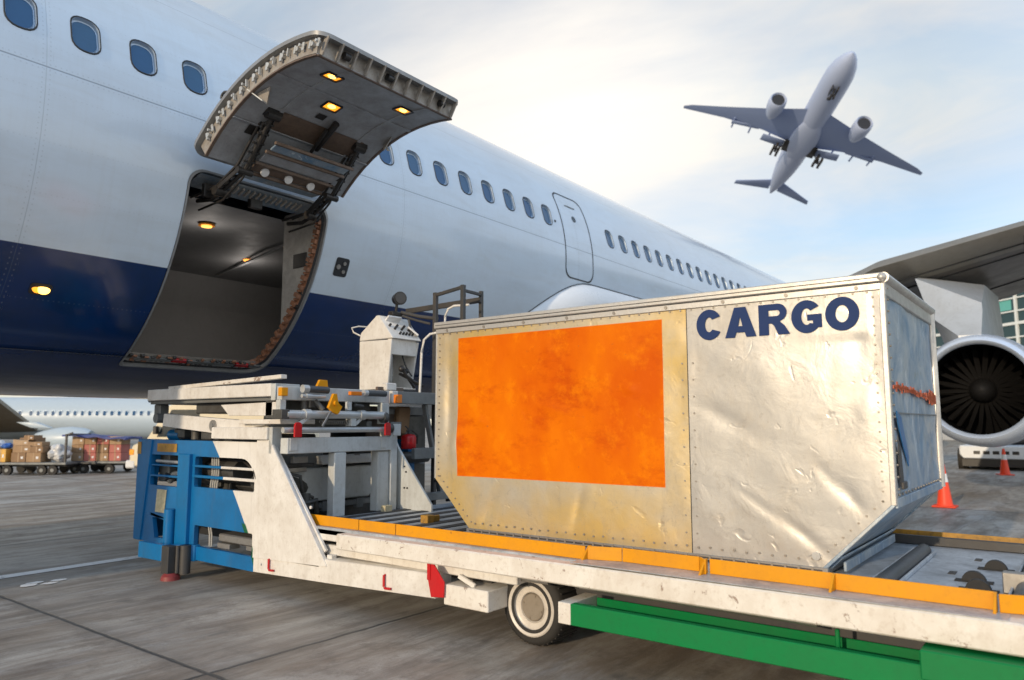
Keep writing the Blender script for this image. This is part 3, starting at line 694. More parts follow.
# small hanging brackets at both ends
for (xx, sg) in ((DA+.10, 1), (DB-.10, -1)):
    k = MB(); a = dpt(xx, .47, RR-.19); b = dpt(xx+.04*sg, .56, RR-.19); c_ = dpt(xx+.07*sg, .50, RR-.30)
    V = [k.bm.verts.new(v) for v in (a, b, c_)]; k.bm.faces.new(V); r_ = bmesh.ops.extrude_face_region(k.bm, geom=k.bm.faces[:])
    bmesh.ops.translate(k.bm, verts=[v for v in r_['geom'] if isinstance(v, bmesh.types.BMVert)], vec=(.02, .012, 0)); k.build('door_bracket', 'doorstruct', door)
    k = MB(); k.bar(dpt(xx-.05*sg, .46, RR-.14), dpt(xx+.02*sg, .51, RR-.30), .035, .012); k.build('door_strut', 'greywhite', door)
# oily recess plates
for (x0_, x1_, sa, sb, mt) in ((4.05, 5.05, .30, .44, 'brownpanel'), (4.35, 4.45, .48, .52, 'black'), (3.86, 3.98, .24, .30, 'black')):
    k = MB(); a = [dpt(x0_, sa, RR-.194), dpt(x1_, sa, RR-.194), dpt(x1_, sb, RR-.194), dpt(x0_, sb, RR-.194)]
    k.bm.faces.new([k.bm.verts.new(v) for v in a]); k.build('recess_plate', mt, door)
# hinge arms and linkage between hull and door
for (xh, xd) in ((3.95, 3.98), (5.06, 5.04)):
    k = MB()
    A0 = Vector((xh, 7.15, 3.70)); A1 = Vector((xh+.01, 6.72, 3.72)); A2 = Vector((xd, 6.36, 3.86)); A3 = dpt(xd, .40, RR-.21)
    k.tube([A0, A0.lerp(A1, .6)+Vector((0,0,-.04)), A1, A2, A3], .022, 10)
    B_ = Vector((.06, 0, .07)); k.tube([A0+B_, A1+B_+Vector((0,0,.03)), A2+B_, A3+Vector((.05, .25, .02))], .014, 8)
    C_ = Vector((-.06, .02, .03)); k.tube([A0+C_, A1+C_, A2+C_+Vector((0,0,.03)), A3+Vector((-.03,.1,.02))], .014, 8)
    k.bar(A1+Vector((-.07,0,0)), A2+Vector((-.05,0,.02)), .015, .045); k.bar(A2+Vector((.05,0,.03)), A3+Vector((.05,.05,.0)), .012, .04)
    for j in range(6):
        f0 = j/6; P_ = A2.lerp(A3, f0); k.bar(P_+Vector((-.05,0,0)), A2.lerp(A3, f0+.12)+Vector((.05,0,.02)), .01, .02)
        k.cyl(P_+Vector((-.06,0,.0)), P_+Vector((.06,0,.01)), .012, n=8)
    for j in range(4): P_ = A1.lerp(A2, j/4); k.bar(P_+Vector((-.07,0,-.02)), P_+Vector((.06,.03,.05)), .012, .02)
    k.tube([A0+Vector((.02,0,-.09)), A1+Vector((.02,0,-.08)), A2+Vector((.0,.02,-.06)), A3+Vector((.0,.12,-.01))], .012, 8)
    k.cyl(A3-Vector((.07,0,0)), A3+Vector((.07,0,0)), .045, n=12); k.cyl(A1-Vector((.08,0,0)), A1+Vector((.08,0,0)), .05, n=12)
    k.cyl(A2-Vector((.08,0,0)), A2+Vector((.08,0,0)), .035, n=12)
    k.box(xd-.08, xd+.08, A3.y-.05, A3.y+.12, A3.z-.0, A3.z+.06)
    k.build('hinge_arm', 'black', door)
k = MB(); k.tube([dpt(4.62, .30, RR-.22), dpt(4.55, .52, RR-.24)], .035, 10); k.tube([dpt(4.58, .28, RR-.24), dpt(4.50, .47, RR-.27)], .018, 8); k.build('actuator', 'black', door)
def slat(ya, za, yb, zb, x0_, x1_, mt, nm, th_=.02):
    k = MB(); k.bar(((x0_), (ya+yb)/2, (za+zb)/2), ((x1_), (ya+yb)/2, (za+zb)/2), math.hypot(ya-yb, za-zb), th_, up=(0, -(zb-za), (yb-ya))); return k.build(nm, mt, door)
lx0, lx1 = 4.08, 4.98
slat(6.62, 3.90, 6.46, 3.90, lx0+.02, lx1, 'bluish_alu', 'hinge_panel')
hp1 = slat(6.44, 3.93, 6.32, 3.97, lx0, lx1, 'brownpanel', 'hinge_panel')
slat(6.28, 3.99, 6.15, 4.03, lx0, lx1, 'doorinner', 'hinge_panel')
slat(6.09, 4.05, 5.98, 4.09, lx0, lx1, 'bluish_alu', 'hinge_panel')
for xx in (4.22, 4.50, 4.78):
    k = MB(); k.cyl((xx, 6.385, 3.925), (xx, 6.37, 3.915), .045, n=16); k.build('lightening_hole', 'reflwhite', door)
k = MB()
for (y_, z_) in ((6.45, 3.90), (6.30, 3.96), (6.12, 4.03), (5.97, 4.08)): k.bar((lx0-.03, y_, z_), (lx1+.03, y_, z_), .03, .03)
k.build('linkage_bar', 'brownpanel', door)
k = MB(); rg = random.Random(9)
for i in range(16):
    xx = 4.0+i*.065; k.bar((xx, 6.90, 3.80), (xx+.005, 6.80, 3.84), .02, .03)
k.build('hinge_knuckle', 'doorstruct', door)
k = MB(); k.grid(lambda u, v: Vector((u, 6.76+.34*v, 3.87-.05*v)), [DX0+.1, DX1-.1], [0, 1]); k.build('hinge_cover', 'bluish_alu', door)
k = MB(); k.box(3.86, 4.02, 6.86, 6.92, 3.68, 3.82); k.box(4.40, 4.54, 6.88, 6.95, 3.70, 3.80); k.build('hinge_recess', 'black', door)
k = MB(); k.bar((DX1-.12, 6.86, 3.90), dpt(DX1-.14, .10, RR-.14), .03, .05); k.build('stay', 'doorstruct', door)
k = MB(); tor = [dpt(DA+.05, .30, RR+.05)+Vector((0, .06*math.cos(a), .05*math.sin(a)+.0)) for a in [i*PI/6 for i in range(7)]]; k.tube(tor, .012, 8); k.build('lift_ring', 'dark', door)

# wing, pylon and engine of the airliner -----------------------------------------
def wing_section(le, te, thick):
    le, te = Vector(le), Vector(te)
    up = [(0,0), (.03,.35), (.12,.75), (.3,1.0), (.6,.72), (.85,.3), (1,.0)]
    lo = [(.85,-.10), (.6,-.42), (.35,-.62), (.14,-.52), (.04,-.30)]
    return [le.lerp(te, t)+Vector((0,0,h*thick)) for t, h in up+lo]
sections = [((15.4,7.2,3.1), (25.0,7.2,2.95), .75), ((16.4,4.6,3.95), (24.0,4.6,3.75), .62), ((16.85,3.30,4.66), (23.7,3.2,4.25), .5), ((17.5,.70,5.30), (24.0,1.05,4.93), .42),
            ((18.7,-3.2,5.95), (24.6,-3,5.7), .36), ((23.2,-14,7.9), (26.6,-14,7.8), .15)]
wm = MB(); prev = None
for (a, b, t) in sections:
    V = [wm.bm.verts.new(v) for v in wing_section(a, b, t)]
    if prev:
        for i in range(len(V)): wm.bm.faces.new((prev[i], prev[(i+1) % len(V)], V[(i+1) % len(V)], V[i]))
    prev = V
wm.bm.faces.new(prev)
wo = wm.build('wing', ['wingband', 'wingdark'], plane, smooth=25)
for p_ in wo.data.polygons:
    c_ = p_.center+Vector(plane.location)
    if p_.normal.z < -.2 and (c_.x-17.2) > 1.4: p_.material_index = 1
def under(t, w):     # point below the wing: t spanwise 0..1 between sections 1..4, w chordwise
    i = min(int(t*3), 2); f_ = t*3-i; a = wing_section(*sections[i+1]); b = wing_section(*sections[i+2])
    le = a[0].lerp(b[0], f_); te = a[6].lerp(b[6], f_); th = sections[i+1][2]*(1-f_)+sections[i+2][2]*f_
    lo = [(0,0), (.04,-.30), (.14,-.52), (.35,-.62), (.6,-.42), (.85,-.10), (1,0)]
    for (t0, h0), (t1, h1) in zip(lo, lo[1:]):
        if t0 <= w <= t1: h = h0+(h1-h0)*(w-t0)/(t1-t0); break
    return le.lerp(te, w)+Vector((0,0,h*th-.012))
for w in (.10, .19, .62):
    k = MB(); k.tube([under(i/12, w) for i in range(13)], .018, 6); k.build('slat_seam', 'seal', wo)
EX, EY, EZ = 16.0, 1.50, 2.04
nac = MB(); nac.lathe([(.84,.0+.9), (.835,.35), (.83,.12), (.85,.03), (.90,-.02), (.95,.02), (1.01,.14), (1.06,.5), (1.09,1.2), (1.06,2.4), (.9,3.6), (.72,4.2)], (EX, EY, EZ), 'x', 56)
eng = nac.build('engine_nacelle', 'lip', plane, smooth=60)
k = MB(); k.lathe([(.829,.10), (.832,.4), (.835,1.3), (.0,1.31)], (EX, EY, EZ), 'x', 48); k.build('intake_duct', 'ductdark', eng)
k = MB()
for i in range(26):
    a = 2*PI*i/26; u = Vector((0, math.cos(a), math.sin(a))); w = Vector((0, -math.sin(a), math.cos(a)))
    def bl(r, tw, t): return Vector((EX+.85, EY, EZ))+u*r+w*(t*math.cos(tw))+Vector((t*math.sin(tw), 0, 0))
    rs = [.22,.4,.6,.82]; tws = [.6,.8,1.0,1.15]; hw = [.035,.055,.075,.085]
    A = [k.bm.verts.new(bl(r, tw, -h)) for r, tw, h in zip(rs, tws, hw)]; B = [k.bm.verts.new(bl(r, tw, h)) for r, tw, h in zip(rs, tws, hw)]
    for j in range(3): k.bm.faces.new((A[j], A[j+1], B[j+1], B[j]))
k.build('fan', 'fan', eng, smooth=60)
k = MB(); k.lathe([(.0,.48), (.06,.49), (.13,.54), (.19,.64), (.235,.80), (.24,.9)], (EX, EY, EZ), 'x', 32); k.build('spinner', 'fan', eng, smooth=60)
k = MB(); k.lathe([(.70,3.9), (.55,4.6), (.40,5.2), (.0,5.9)], (EX, EY, EZ), 'x', 32); k.build('exhaust_cone', 'dark', eng)
# pylon: a tapering fin from nacelle crown to wing underside
k = MB()
def pyl(x, w0, w1, zb, zt): return [Vector((x, EY-w0, zb)), Vector((x, EY+w0, zb)), Vector((x, EY+w1, zt)), Vector((x, EY-w1, zt))]
rows = [[Vector((16.35, y_, z_)) for y_, z_ in ((1.42,3.0),(1.78,3.0),(1.80,3.08),(1.42,3.08))],
        [Vector((16.9, y_, z_)) for y_, z_ in ((1.40,2.98),(2.08,2.98),(2.32,3.55),(1.42,3.60))],
        [Vector((17.1, y_, z_)) for y_, z_ in ((1.40,2.98),(2.12,2.98),(2.58,4.40),(1.44,3.78))],
        [Vector((18.2, y_, z_)) for y_, z_ in ((1.36,2.9),(2.1,2.9),(2.6,4.6),(1.46,4.3))],
        [Vector((21.5, y_, z_)) for y_, z_ in ((1.36,2.9),(1.9,2.9),(2.2,4.3),(1.46,4.5))]]
prev = None
for r_ in rows:
    V = [k.bm.verts.new(v) for v in r_]
    if prev:
        for i in range(4): k.bm.faces.new((prev[i], prev[(i+1) % 4], V[(i+1) % 4], V[i]))
    else: k.bm.faces.new(V)
    prev = V
k.bm.faces.new(prev); k.build('pylon', 'pylon', plane, smooth=30)

# ------------------------------------------------------------------ cargo loader
LD = thing('cargo_loader', 'blue white and green cargo loader with yellow deck rails and a raised bridge', 'loader', (4.8, 3.5, 0))
def part(nm, mt, f, parent=LD, smooth=35):
    k = MB(); f(k); return k.build(nm, mt, parent, smooth)
# deck
part('deck', 'deck', lambda k: k.box(3.80, 5.76, .20, 5.2, .545, .60))
part('deck_edge', 'greysteel', lambda k: k.box(4.0, 5.70, .22, 5.2, .40, .544))
for i in range(13):
    y0 = 2.45+i*.215; xa, xb = 3.93+.18*((i*5) % 3 == 0), 5.62-.5*((i*7) % 3 == 0)
    part('grip_strip', 'strip', lambda k: k.prism([(xa, y0), (xb, y0+.03), (xb, y0+.115), (xa, y0+.085)], 'z', .6, .606, bev=.001))
part('side_beam', 'whitebeam', lambda k: k.prism([(4.50,.47),(4.50,.583),(.26,.60),(.20,.585),(.17,.55),(.17,.47)], 'x', 3.70, 3.865, bev=.008))
part('side_beam', 'greywhite', lambda k: k.box(5.765, 5.88, .2, 5.2, .44, .60, bev=.008))
part('rub_rail', 'white', lambda k: k.box(3.80, 3.868, 4.51, 5.2, .50, .588, bev=.006))
part('rub_rail', 'white', lambda k: k.box(3.83, 3.88, 2.9, 4.9, .39, .465, bev=.006))
part('rail_ledge', 'deck', lambda k: k.box(3.705, 3.84, .3, 2.42, .601, .6045, bev=0))
# yellow guide rails in separate lengths with angle gussets
def rail(x0, y0, x1, y1, mt='yellow'):
    part('guide_rail', mt, lambda k: k.bar((x0, y0, .64), (x1, y1, .64), .010, .078, bev=.002))
rail(3.85, 5.08, 3.85, 4.42); rail(3.85, 4.412, 3.85, 4.02); rail(3.85, 4.012, 3.85, 2.405)
rail(3.862, 2.395, 3.925, 2.20); rail(3.925, 2.195, 3.925, 1.72); rail(3.925, 1.715, 3.862, 1.66)
rail(3.90, 1.65, 3.90, 1.02); rail(3.90, 1.01, 3.90, .36)
for y_ in (2.40, 1.67, 1.015, .355):
    part('rail_gusset', 'yellow', lambda k: k.prism([(3.80,.602),(3.905,.602),(3.905,.678),(3.88,.678)], 'y', y_-.006, y_+.006, bev=.001))
rail(3.86, .34, 3.90, .20)
rail(5.79, 1.25, 5.79, .22, 'yellowdirty'); rail(5.62, 5.0, 5.62, 3.3, 'yellowdirty')
part('curb_channel', 'dark', lambda k: (k.box(5.66, 5.70, .22, 3.2, .602, .66), k.box(5.72, 5.755, .22, 3.2, .602, .64)))
# deck rollers and casters at the near end
def droller(x0, x1, y, r=.042):
    o_ = part('deck_roller', 'roller', lambda k: k.cyl((x0, y, .622), (x1, y, .622), r, n=24))
    part('roller_frame', 'deck', lambda k: (k.box(x0, x1, y+r+.004, y+r+.016, .601, .64), k.box(x0, x1, y-r-.02, y-r-.006, .601, .625)), o_)
droller(4.02, 5.28, .84)
for y_ in (1.30, 1.75, 2.2): droller(4.35, 5.6, y_, .03)
droller(3.95, 4.28, .26, .05); droller(4.5, 5.2, .26, .05)
part('end_bracket', 'steel', lambda k: (k.box(4.30, 4.36, .20, .36, .602, .70), k.cyl((4.29,.26,.66), (4.40,.26,.66), .03), k.box(4.42, 4.48, .2, .34, .602, .66)))
for (x_, y_) in ((4.52, .50), (4.30, .46), (4.95, .44)):
    part('caster_ball', 'rubber', lambda k: (k.cyl((x_-.02, y_, .60), (x_+.02, y_, .60), .055, n=24), k.box(x_-.03, x_+.03, y_-.085, y_+.085, .601, .607)))
for (x_, y_) in ((4.72, .62), (5.25, .55), (4.15, 4.35)):
    part('deck_slot', 'black', lambda k: k.box(x_-.045, x_+.045, y_-.018, y_+.018, .601, .6035, bev=0))
part('stop_block', 'yellowdirty', lambda k: (k.box(4.42, 4.50, 4.25, 4.33, .602, .665), k.box(4.44, 4.60, 4.28, 4.30, .602, .655)))
# chassis
part('chassis_beam', 'white', lambda k: k.prism([(5.62,.165),(4.6,.200),(3.53,.235),(3.53,.398),(4.75,.372),(4.75,.30),(5.62,.30)], 'x', 3.75, 3.92, bev=.006))
part('chassis_box', 'whitebeam', lambda k: k.box(3.75, 4.05, 3.07, 3.45, .212, .345, bev=.006))
part('chassis_beam', 'greysteel', lambda k: k.box(5.55, 5.7, .3, 5.6, .25, .40))
part('chassis_frame', 'dark', lambda k: (k.box(4.15, 5.4, .4, 7.3, .30, .40), k.box(3.95, 5.6, 3.2, 3.5, .28, .39), k.box(4.4, 5.2, .3, 6.4, .22, .30), k.box(3.92, 4.0, .3, 2.5, .42, .47)))
part('axle', 'dark', lambda k: k.cyl((4.05, 2.88, .24), (5.6, 2.88, .24), .05))
part('red_marker', 'red', lambda k: k.prism([(3.545,.25),(3.43,.262),(3.425,.36),(3.52,.465),(3.57,.465),(3.575,.36)], 'x', 3.728, 3.738, bev=.002))
part('red_post', 'red', lambda k: k.box(3.722, 3.727, 3.55, 3.578, .36, .47, bev=.001))
for y_ in (5.38, 4.01):
    z_ = .30 if y_ > 5 else .335
    part('tie_hook', 'red', lambda k: k.tube([(3.745, y_, z_+.0), (3.735, y_, z_), (3.735, y_, z_-.075), (3.735, y_-.012, z_-.088), (3.735, y_-.07, z_-.085)], .009, 8))
part('bracket', 'white', lambda k: (k.box(3.80, 3.87, 4.86, 4.93, .51, .585), k.box(3.78, 3.83, 4.64, 4.70, .355, .40), k.bar((3.80, 3.22, .35), (3.80, 3.36, .40), .02, .03)))
part('belly_tube', 'steel', lambda k: k.tube([(3.9, 4.3, .43), (3.9, 3.6, .425), (3.9, 2.7, .43)], .022))
# green side sill
part('side_sill', 'green', lambda k: k.box(3.65, 3.70, .24, 2.385, .268, .386, bev=.004))
part('sill_end', 'whitebeam', lambda k: k.prism([(2.385,.386),(2.47,.386),(2.47,.268),(2.385,.268)], 'x', 3.652, 3.95, bev=.003))
part('sill_tray', 'green', lambda k: (k.box(3.705, 3.93, .24, 2.38, .30, .306), k.box(3.93, 3.94, .6, 2.38, .30, .372), k.box(3.80, 3.82, .98, 1.0, .306, .44)))
part('step_box', 'green', lambda k: k.box(3.635, 3.88, .0, .62, .33, .452, bev=.006))
part('step_end', 'greysteel', lambda k: k.box(3.90, 4.0, .0, .22, .40, .58, bev=.006))
part('under_pipe', 'steel', lambda k: k.tube([(3.86, 2.45, .44), (3.88, 1.2, .435), (3.88, 1.1, .43)], .016))
# wheels
def wheel(x, y, sgn):
    k = MB(); prof = [(.135, .02*0), (.15, .0), (.205, .0), (.225, .012), (.236, .035), (.236, .27), (.225, .29), (.15, .29)]
    k.lathe([(r, sgn*h) for r, h in prof], (x, y, .236), 'x', 48)
    for i in range(40):
        a = 2*PI*i/40; c_, s_ = math.cos(a), math.sin(a)
        k.bar((x+sgn*.03, y+.236*c_, .236+.236*s_), (x+sgn*.27, y+.236*c_, .236+.236*s_), .012, .008, bev=0)
    t = k.build('tyre', 'rubber', LD, smooth=40)
    k = MB(); k.lathe([(r, sgn*h) for r, h in [(.178,.012), (.180,-.002), (.172,-.008), (.162,-.005), (.140,.018), (.118,.026), (.10,.026), (.092,.018), (.088,.03)]], (x, y, .236), 'x', 40); k.build('rim', 'rim', t, smooth=40)
    k = MB(); k.lathe([(r, sgn*h) for r, h in [(.0,.018), (.080,.018), (.086,.024), (.087,.045)]], (x, y, .236), 'x', 32)
    for i in range(4):
        a = 2*PI*i/4+.3; p = Vector((x+sgn*.012, y+.072*math.cos(a), .236+.072*math.sin(a))); k.cyl(p, p+Vector((sgn*.012,0,0)), .007, n=6)
    k.build('hub_cap', 'hubcap', t, smooth=30)
wheel(3.95, 2.88, 1); wheel(5.78, 2.88, -1)
# near gusset: one tall white plate leaning forward
part('side_gusset', 'white', lambda k: k.prism([(5.62,.285),(4.66,.318),(4.66,.335),(5.44,1.27),(5.47,1.262),(5.62,1.262)], 'x', 3.742, 3.775, bev=.002))
part('gusset_rim', 'white', lambda k: k.bar((3.79, 4.72, .42), (3.79, 5.46, 1.25), .025, .03))
part('gusset_cap', 'white', lambda k: k.box(3.72, 3.84, 5.45, 6.30, 1.268, 1.372, bev=.006))
part('frame_post', 'greywhite', lambda k: k.box(3.742, 3.84, 5.405, 5.449, 1.15, 1.375, bev=.004))
part('frame_lug', 'white', lambda k: (k.cyl((3.735, 4.86, .75), (3.745, 4.86, .75), .012), k.cyl((3.735, 5.5, .245), (3.745, 5.5, .245), .010)))
# forward blue frame with its openings (blue forward, white aft of a slanting line)
outer = [(5.625,.165),(6.60,.165),(6.60,.25),(7.69,.25),(7.69,1.245),(5.625,1.245)]
hole_a = rrect(5.66, 6.62, .82, 1.10, [.03, .20, .02, .02], 6)
hole_b = rrect(6.90, 7.44, .80, 1.10, .02, 2)
hole_c = rrect(5.66, 6.58, .285, .475, .015, 2)
hole_d = [(6.90,.30),(7.30,.30),(7.36,.49),(6.90,.49)]
part('side_frame', 'bluewhite', lambda k: k.plate_holes(outer, [hole_a, hole_b, hole_c, hole_d], 'x', 3.76, 3.80))
part('side_frame_post', 'blue', lambda k: (k.box(3.72, 3.86, 6.66, 6.86, .26, 1.12, bev=.006), k.prism([(7.70,.25),(7.56,.25),(7.42,1.248),(7.70,1.248)], 'x', 3.745, 3.86, bev=.006)))
part('corner_post', 'blue', lambda k: k.cyl((3.71, 6.93, .17), (3.71, 6.93, .60), .055, n=20))
part('frame_rung', 'blue', lambda k: k.bar((3.77, 6.90, .46), (3.77, 7.40, .52), .02, .03))
part('guard_bar', 'blue', lambda k: (k.box(3.755, 3.785, 6.18, 6.66, 1.00, 1.022), k.box(3.755, 3.785, 6.14, 6.66, .905, .93), k.box(3.755, 3.79, 6.86, 7.44, .885, .905), k.box(3.755, 3.79, 6.86, 7.42, .99, 1.005)))
part('guard_bar', 'white', lambda k: (k.box(3.755, 3.785, 5.68, 6.178, 1.00, 1.022), k.box(3.755, 3.785, 5.66, 6.138, .905, .93), k.bar((3.77, 5.69, 1.015), (3.77, 5.64, .93), .02, .02)))
part('guard_bar', 'chrome', lambda k: k.tube([(3.80, 6.9, 1.03), (3.80, 7.40, 1.035)], .016))
part('placard', 'placard', lambda k: k.prism([(7.28,.765),(7.10,.765),(7.125,.545),(7.30,.545)], 'x', 3.752, 3.757, bev=0))
part('bumper', 'blue', lambda k: k.prism([(3.745,6.53),(3.56,6.79),(3.545,7.17),(3.60,7.17),(3.61,6.82),(3.80,6.53)], 'z', .155, .30, bev=.003))
part('bumper_floor', 'blue', lambda k: k.prism([(3.80,6.535),(3.61,6.82),(3.60,7.165),(4.0,7.5),(4.0,6.535)], 'z', .156, .168, bev=0))
part('warning_strip', 'yellowdirty', lambda k: (k.box(3.752, 3.757, 6.95, 7.32, 1.13, 1.21, bev=0), k.box(3.738, 3.743, 7.62, 7.69, 1.10, 1.22, bev=0)))
part('front_crossmember', 'blue', lambda k: (k.box(3.9, 5.7, 7.66, 7.74, .9, 1.24), k.box(3.9, 5.7, 7.66, 7.74, .25, .5), k.box(5.62, 5.72, 5.7, 7.7, .25, 1.24)))
for (x_, y_) in ((3.60, 6.66), (5.5, 6.9)):
    j = part('jack_leg', 'dark', lambda k: (k.box(x_-.05, x_+.03, y_-.03, y_+.09, .05, .30), k.cyl((x_+.09, y_-.07, .05), (x_+.09, y_-.07, .30), .05), k.cyl((x_+.03, y_-.05, .06), (x_+.03, y_-.05, .30), .02)))
    part('jack_foot', 'brownred', lambda k: k.lathe([(.0,.0), (.085,.0), (.08,.035), (.055,.06), (.0,.062)], (x_, y_, 0), 'z', 16), j)
# machinery inside the front frame
def mach(k):
    rg = random.Random(11)
    k.box(4.15, 5.3, 5.75, 7.3, .42, .78, bev=.02); k.box(4.1, 4.9, 6.0, 7.2, .78, .98, bev=.03)
    k.cyl((4.0, 6.2, .96), (4.0, 6.7, .96), .11); k.cyl((4.05, 5.95, 1.0), (4.05, 5.75, 1.0), .07); k.cyl((3.92, 5.9, .88), (4.05, 5.9, .88), .06)
    for i in range(10):
        y_ = 5.75+rg.random()*1.6; z_ = .45+rg.random()*.55; k.box(3.95+rg.random()*.1, 4.15, y_, y_+.08+.12*rg.random(), z_, z_+.05+.1*rg.random(), bev=.01)
part('engine_block', 'machine', mach)
part('side_tank', 'greysteel', lambda k: (k.box(3.95, 4.5, 5.66, 5.86, .83, 1.22, bev=.03), k.box(3.9, 4.4, 7.36, 7.55, .82, 1.14, bev=.01)))
part('exhaust_silencer', 'hose', lambda k: k.tube([(3.92, 7.35, .83), (3.90, 7.25, .90), (3.88, 7.0, .935), (3.88, 6.88, .93)], .03))
part('hydraulic_hose', 'hose', lambda k: [k.tube([(3.86, 6.50-.035*i, 1.16), (3.87, 6.50-.035*i, .95), (3.86, 6.50-.035*i+.01, .79)], .009, 8) for i in range(4)])
part('hydraulic_hose', 'hose', lambda k: [k.tube([(3.86, 6.52-.035*i, .50), (3.87, 6.50-.035*i, .38), (3.86, 6.48-.035*i, .28)], .008, 8) for i in range(2)]+[k.tube([(3.86, 7.24-.05*i, .28), (3.87, 7.25-.05*i, .38), (3.86, 7.17-.05*i, .46), (3.86, 7.08-.03*i, .47)], .011, 8) for i in range(2)])
part('black_hose', 'black', lambda k: [k.tube([(3.95, 6.55, 1.12-.03*i), (3.93, 6.1, 1.15-.04*i), (3.93, 5.85, 1.05-.05*i), (4.0, 5.75, .92)], .014, 8) for i in range(3)]+[k.tube([(3.9, 7.40, .84+.03*i), (3.88, 7.1, .90-.02*i), (3.92, 6.9, .86)], .014, 8) for i in range(3)])
part('drive_unit', 'steel', lambda k: (k.box(3.80, 3.98, 5.68, 6.24, .355, .425, bev=.01), k.box(3.79, 3.9, 6.05, 6.24, .30, .345), k.cyl((3.84, 5.7, .38), (3.84, 5.95, .38), .035), k.box(3.86, 4.0, 5.70, 5.9, .30, .35)))
part('chain_guard', 'brownpanel', lambda k: k.box(3.95, 4.05, 5.70, 6.1, .31, .36))
part('deck_lid', 'blue', lambda k: (k.box(3.82, 5.7, 5.9, 7.7, 1.18, 1.20)))
part('top_clutter', 'machine', lambda k: (k.box(3.86, 4.0, 6.55, 6.72, 1.25, 1.33, bev=.01), k.cyl((3.95, 6.95, 1.25), (3.95, 6.95, 1.34), .05), k.box(3.9, 4.05, 7.12, 7.3, 1.25, 1.36, bev=.02), k.box(4.2, 4.9, 6.3, 7.4, 1.2, 1.3, bev=.02), k.cyl((3.9, 6.5, 1.28), (3.9, 6.42, 1.28), .04)))
part('blue_cap', 'blue', lambda k: k.cyl((3.95, 7.22, 1.29), (3.95, 7.42, 1.29), .055))
# portal at the aft face of the front frame
PY_ = 5.20
part('portal_beam', 'greywhite', lambda k: k.box(3.66+.09, 4.98, PY_, PY_+.10, 1.155, 1.285, bev=.006))
part('portal_post', 'greywhite', lambda k: k.box(4.24, 4.37, PY_, PY_+.09, .60, 1.152, bev=.006))
part('portal_post', 'greywhite', lambda k: (k.box(4.76, 4.90, PY_+.02, PY_+.12, .60, 1.152, bev=.006), k.box(4.905, 4.985, PY_, PY_+.16, .60, 1.37, bev=.004)))
part('portal_end', 'greywhite', lambda k: k.box(4.92, 5.02, PY_-.01, PY_+.09, 1.29, 1.40, bev=.004))
part('far_gusset', 'greywhite', lambda k: k.prism([(5.45,.60),(4.80,.60),(4.80,.66),(5.24,1.16),(5.32,1.28),(5.45,1.28)], 'x', 5.04, 5.065, bev=.002))
part('gusset_bolt', 'dark', lambda k: [k.cyl((5.028, y_, z_), (5.04, y_, z_), .008, n=8) for y_, z_ in ((5.15,1.0),(5.13,.95),(5.15,.80),(5.11,.80))])
part('inner_wall', 'greysteel', lambda k: k.box(5.20, 5.24, 5.75, 7.6, .42, 1.18))
def motor(k):
    k.cyl((3.95, 5.62, .85), (4.35, 5.75, .82), .12, n=20); k.cyl((3.98, 5.5, .72), (3.98, 5.8, .72), .07, n=16)
    k.box(3.85, 4.3, 5.55, 5.75, 1.02, 1.05); k.cyl((4.1, 5.4, .66), (4.1, 5.4, .8), .04)
    k.tube([(4.0, 5.4, .62), (4.05, 5.38, .72), (4.18, 5.36, .74), (4.22, 5.4, .63)], .022)
    k.tube([(3.9, 5.5, 1.0), (4.05, 5.42, .95), (4.1, 5.45, .8), (4.25, 5.5, .75)], .015)
    k.box(3.9, 4.2, 5.5, 5.7, .60, .64)
part('drive_motor', 'machine', motor)
part('motor_plate', 'steel', lambda k: (k.box(3.86, 4.18, 5.50, 5.54, .98, 1.02), k.box(4.0, 4.15, 5.45, 5.50, 1.06, 1.12)))
part('power_unit', 'greywhite', lambda k: k.prism([(4.02,.70),(5.0,.70),(5.07,.78),(5.07,1.0),(4.02,1.0)], 'y', 5.60, 5.74, bev=.01))
part('power_unit_lid', 'whitebeam', lambda k: k.prism([(5.56,1.03),(5.62,1.11),(5.74,1.11),(5.74,1.03)], 'x', 4.40, 5.10, bev=.006))
part('power_unit_stand', 'greysteel', lambda k: (k.box(4.3, 5.06, 5.62, 5.74, .63, .68), k.box(4.86, 4.94, 5.61, 5.67, .60, .69), k.box(4.45, 4.53, 5.61, 5.67, .60, .69)))
part('latch', 'machine', lambda k: (k.bar((5.08, 5.58, 1.06), (5.14, 5.56, .94), .03, .02), k.box(5.10, 5.17, 5.54, 5.62, .84, .93)))
part('mount_block', 'placard', lambda k: k.box(4.75, 4.84, 5.10, 5.16, .602, .66))
# bridge: upper platform
part('bridge_beam', 'white', lambda k: k.box(3.75, 3.84, 5.46, 7.57, 1.635, 1.745, bev=.005))
part('bridge_beam', 'white', lambda k: k.box(5.0, 5.08, 5.3, 7.57, 1.60, 1.72, bev=.005))
part('bridge_deck', 'greysteel', lambda k: k.box(3.80, 5.04, 5.35, 7.6, 1.60, 1.632))
part('bridge_nose', 'greysteel', lambda k: (k.box(3.80, 5.04, 7.575, 7.66, 1.62, 1.70, bev=.01), k.box(3.85, 3.95, 7.5, 7.62, 1.42, 1.60, bev=.01), k.cyl((3.82, 7.52, 1.46), (4.0, 7.52, 1.46), .05)))
part('bridge_flap', 'whitebeam', lambda k: k.bar((3.80, 7.2, 1.752), (3.80, 5.35, 1.80), .06, .035))
part('bridge_front', 'greywhite', lambda k: (k.box(3.75, 4.0, 5.395, 5.455, 1.60, 1.742, bev=.004), k.box(3.72, 4.93, 5.26, 5.33, 1.60, 1.715, bev=.005)))
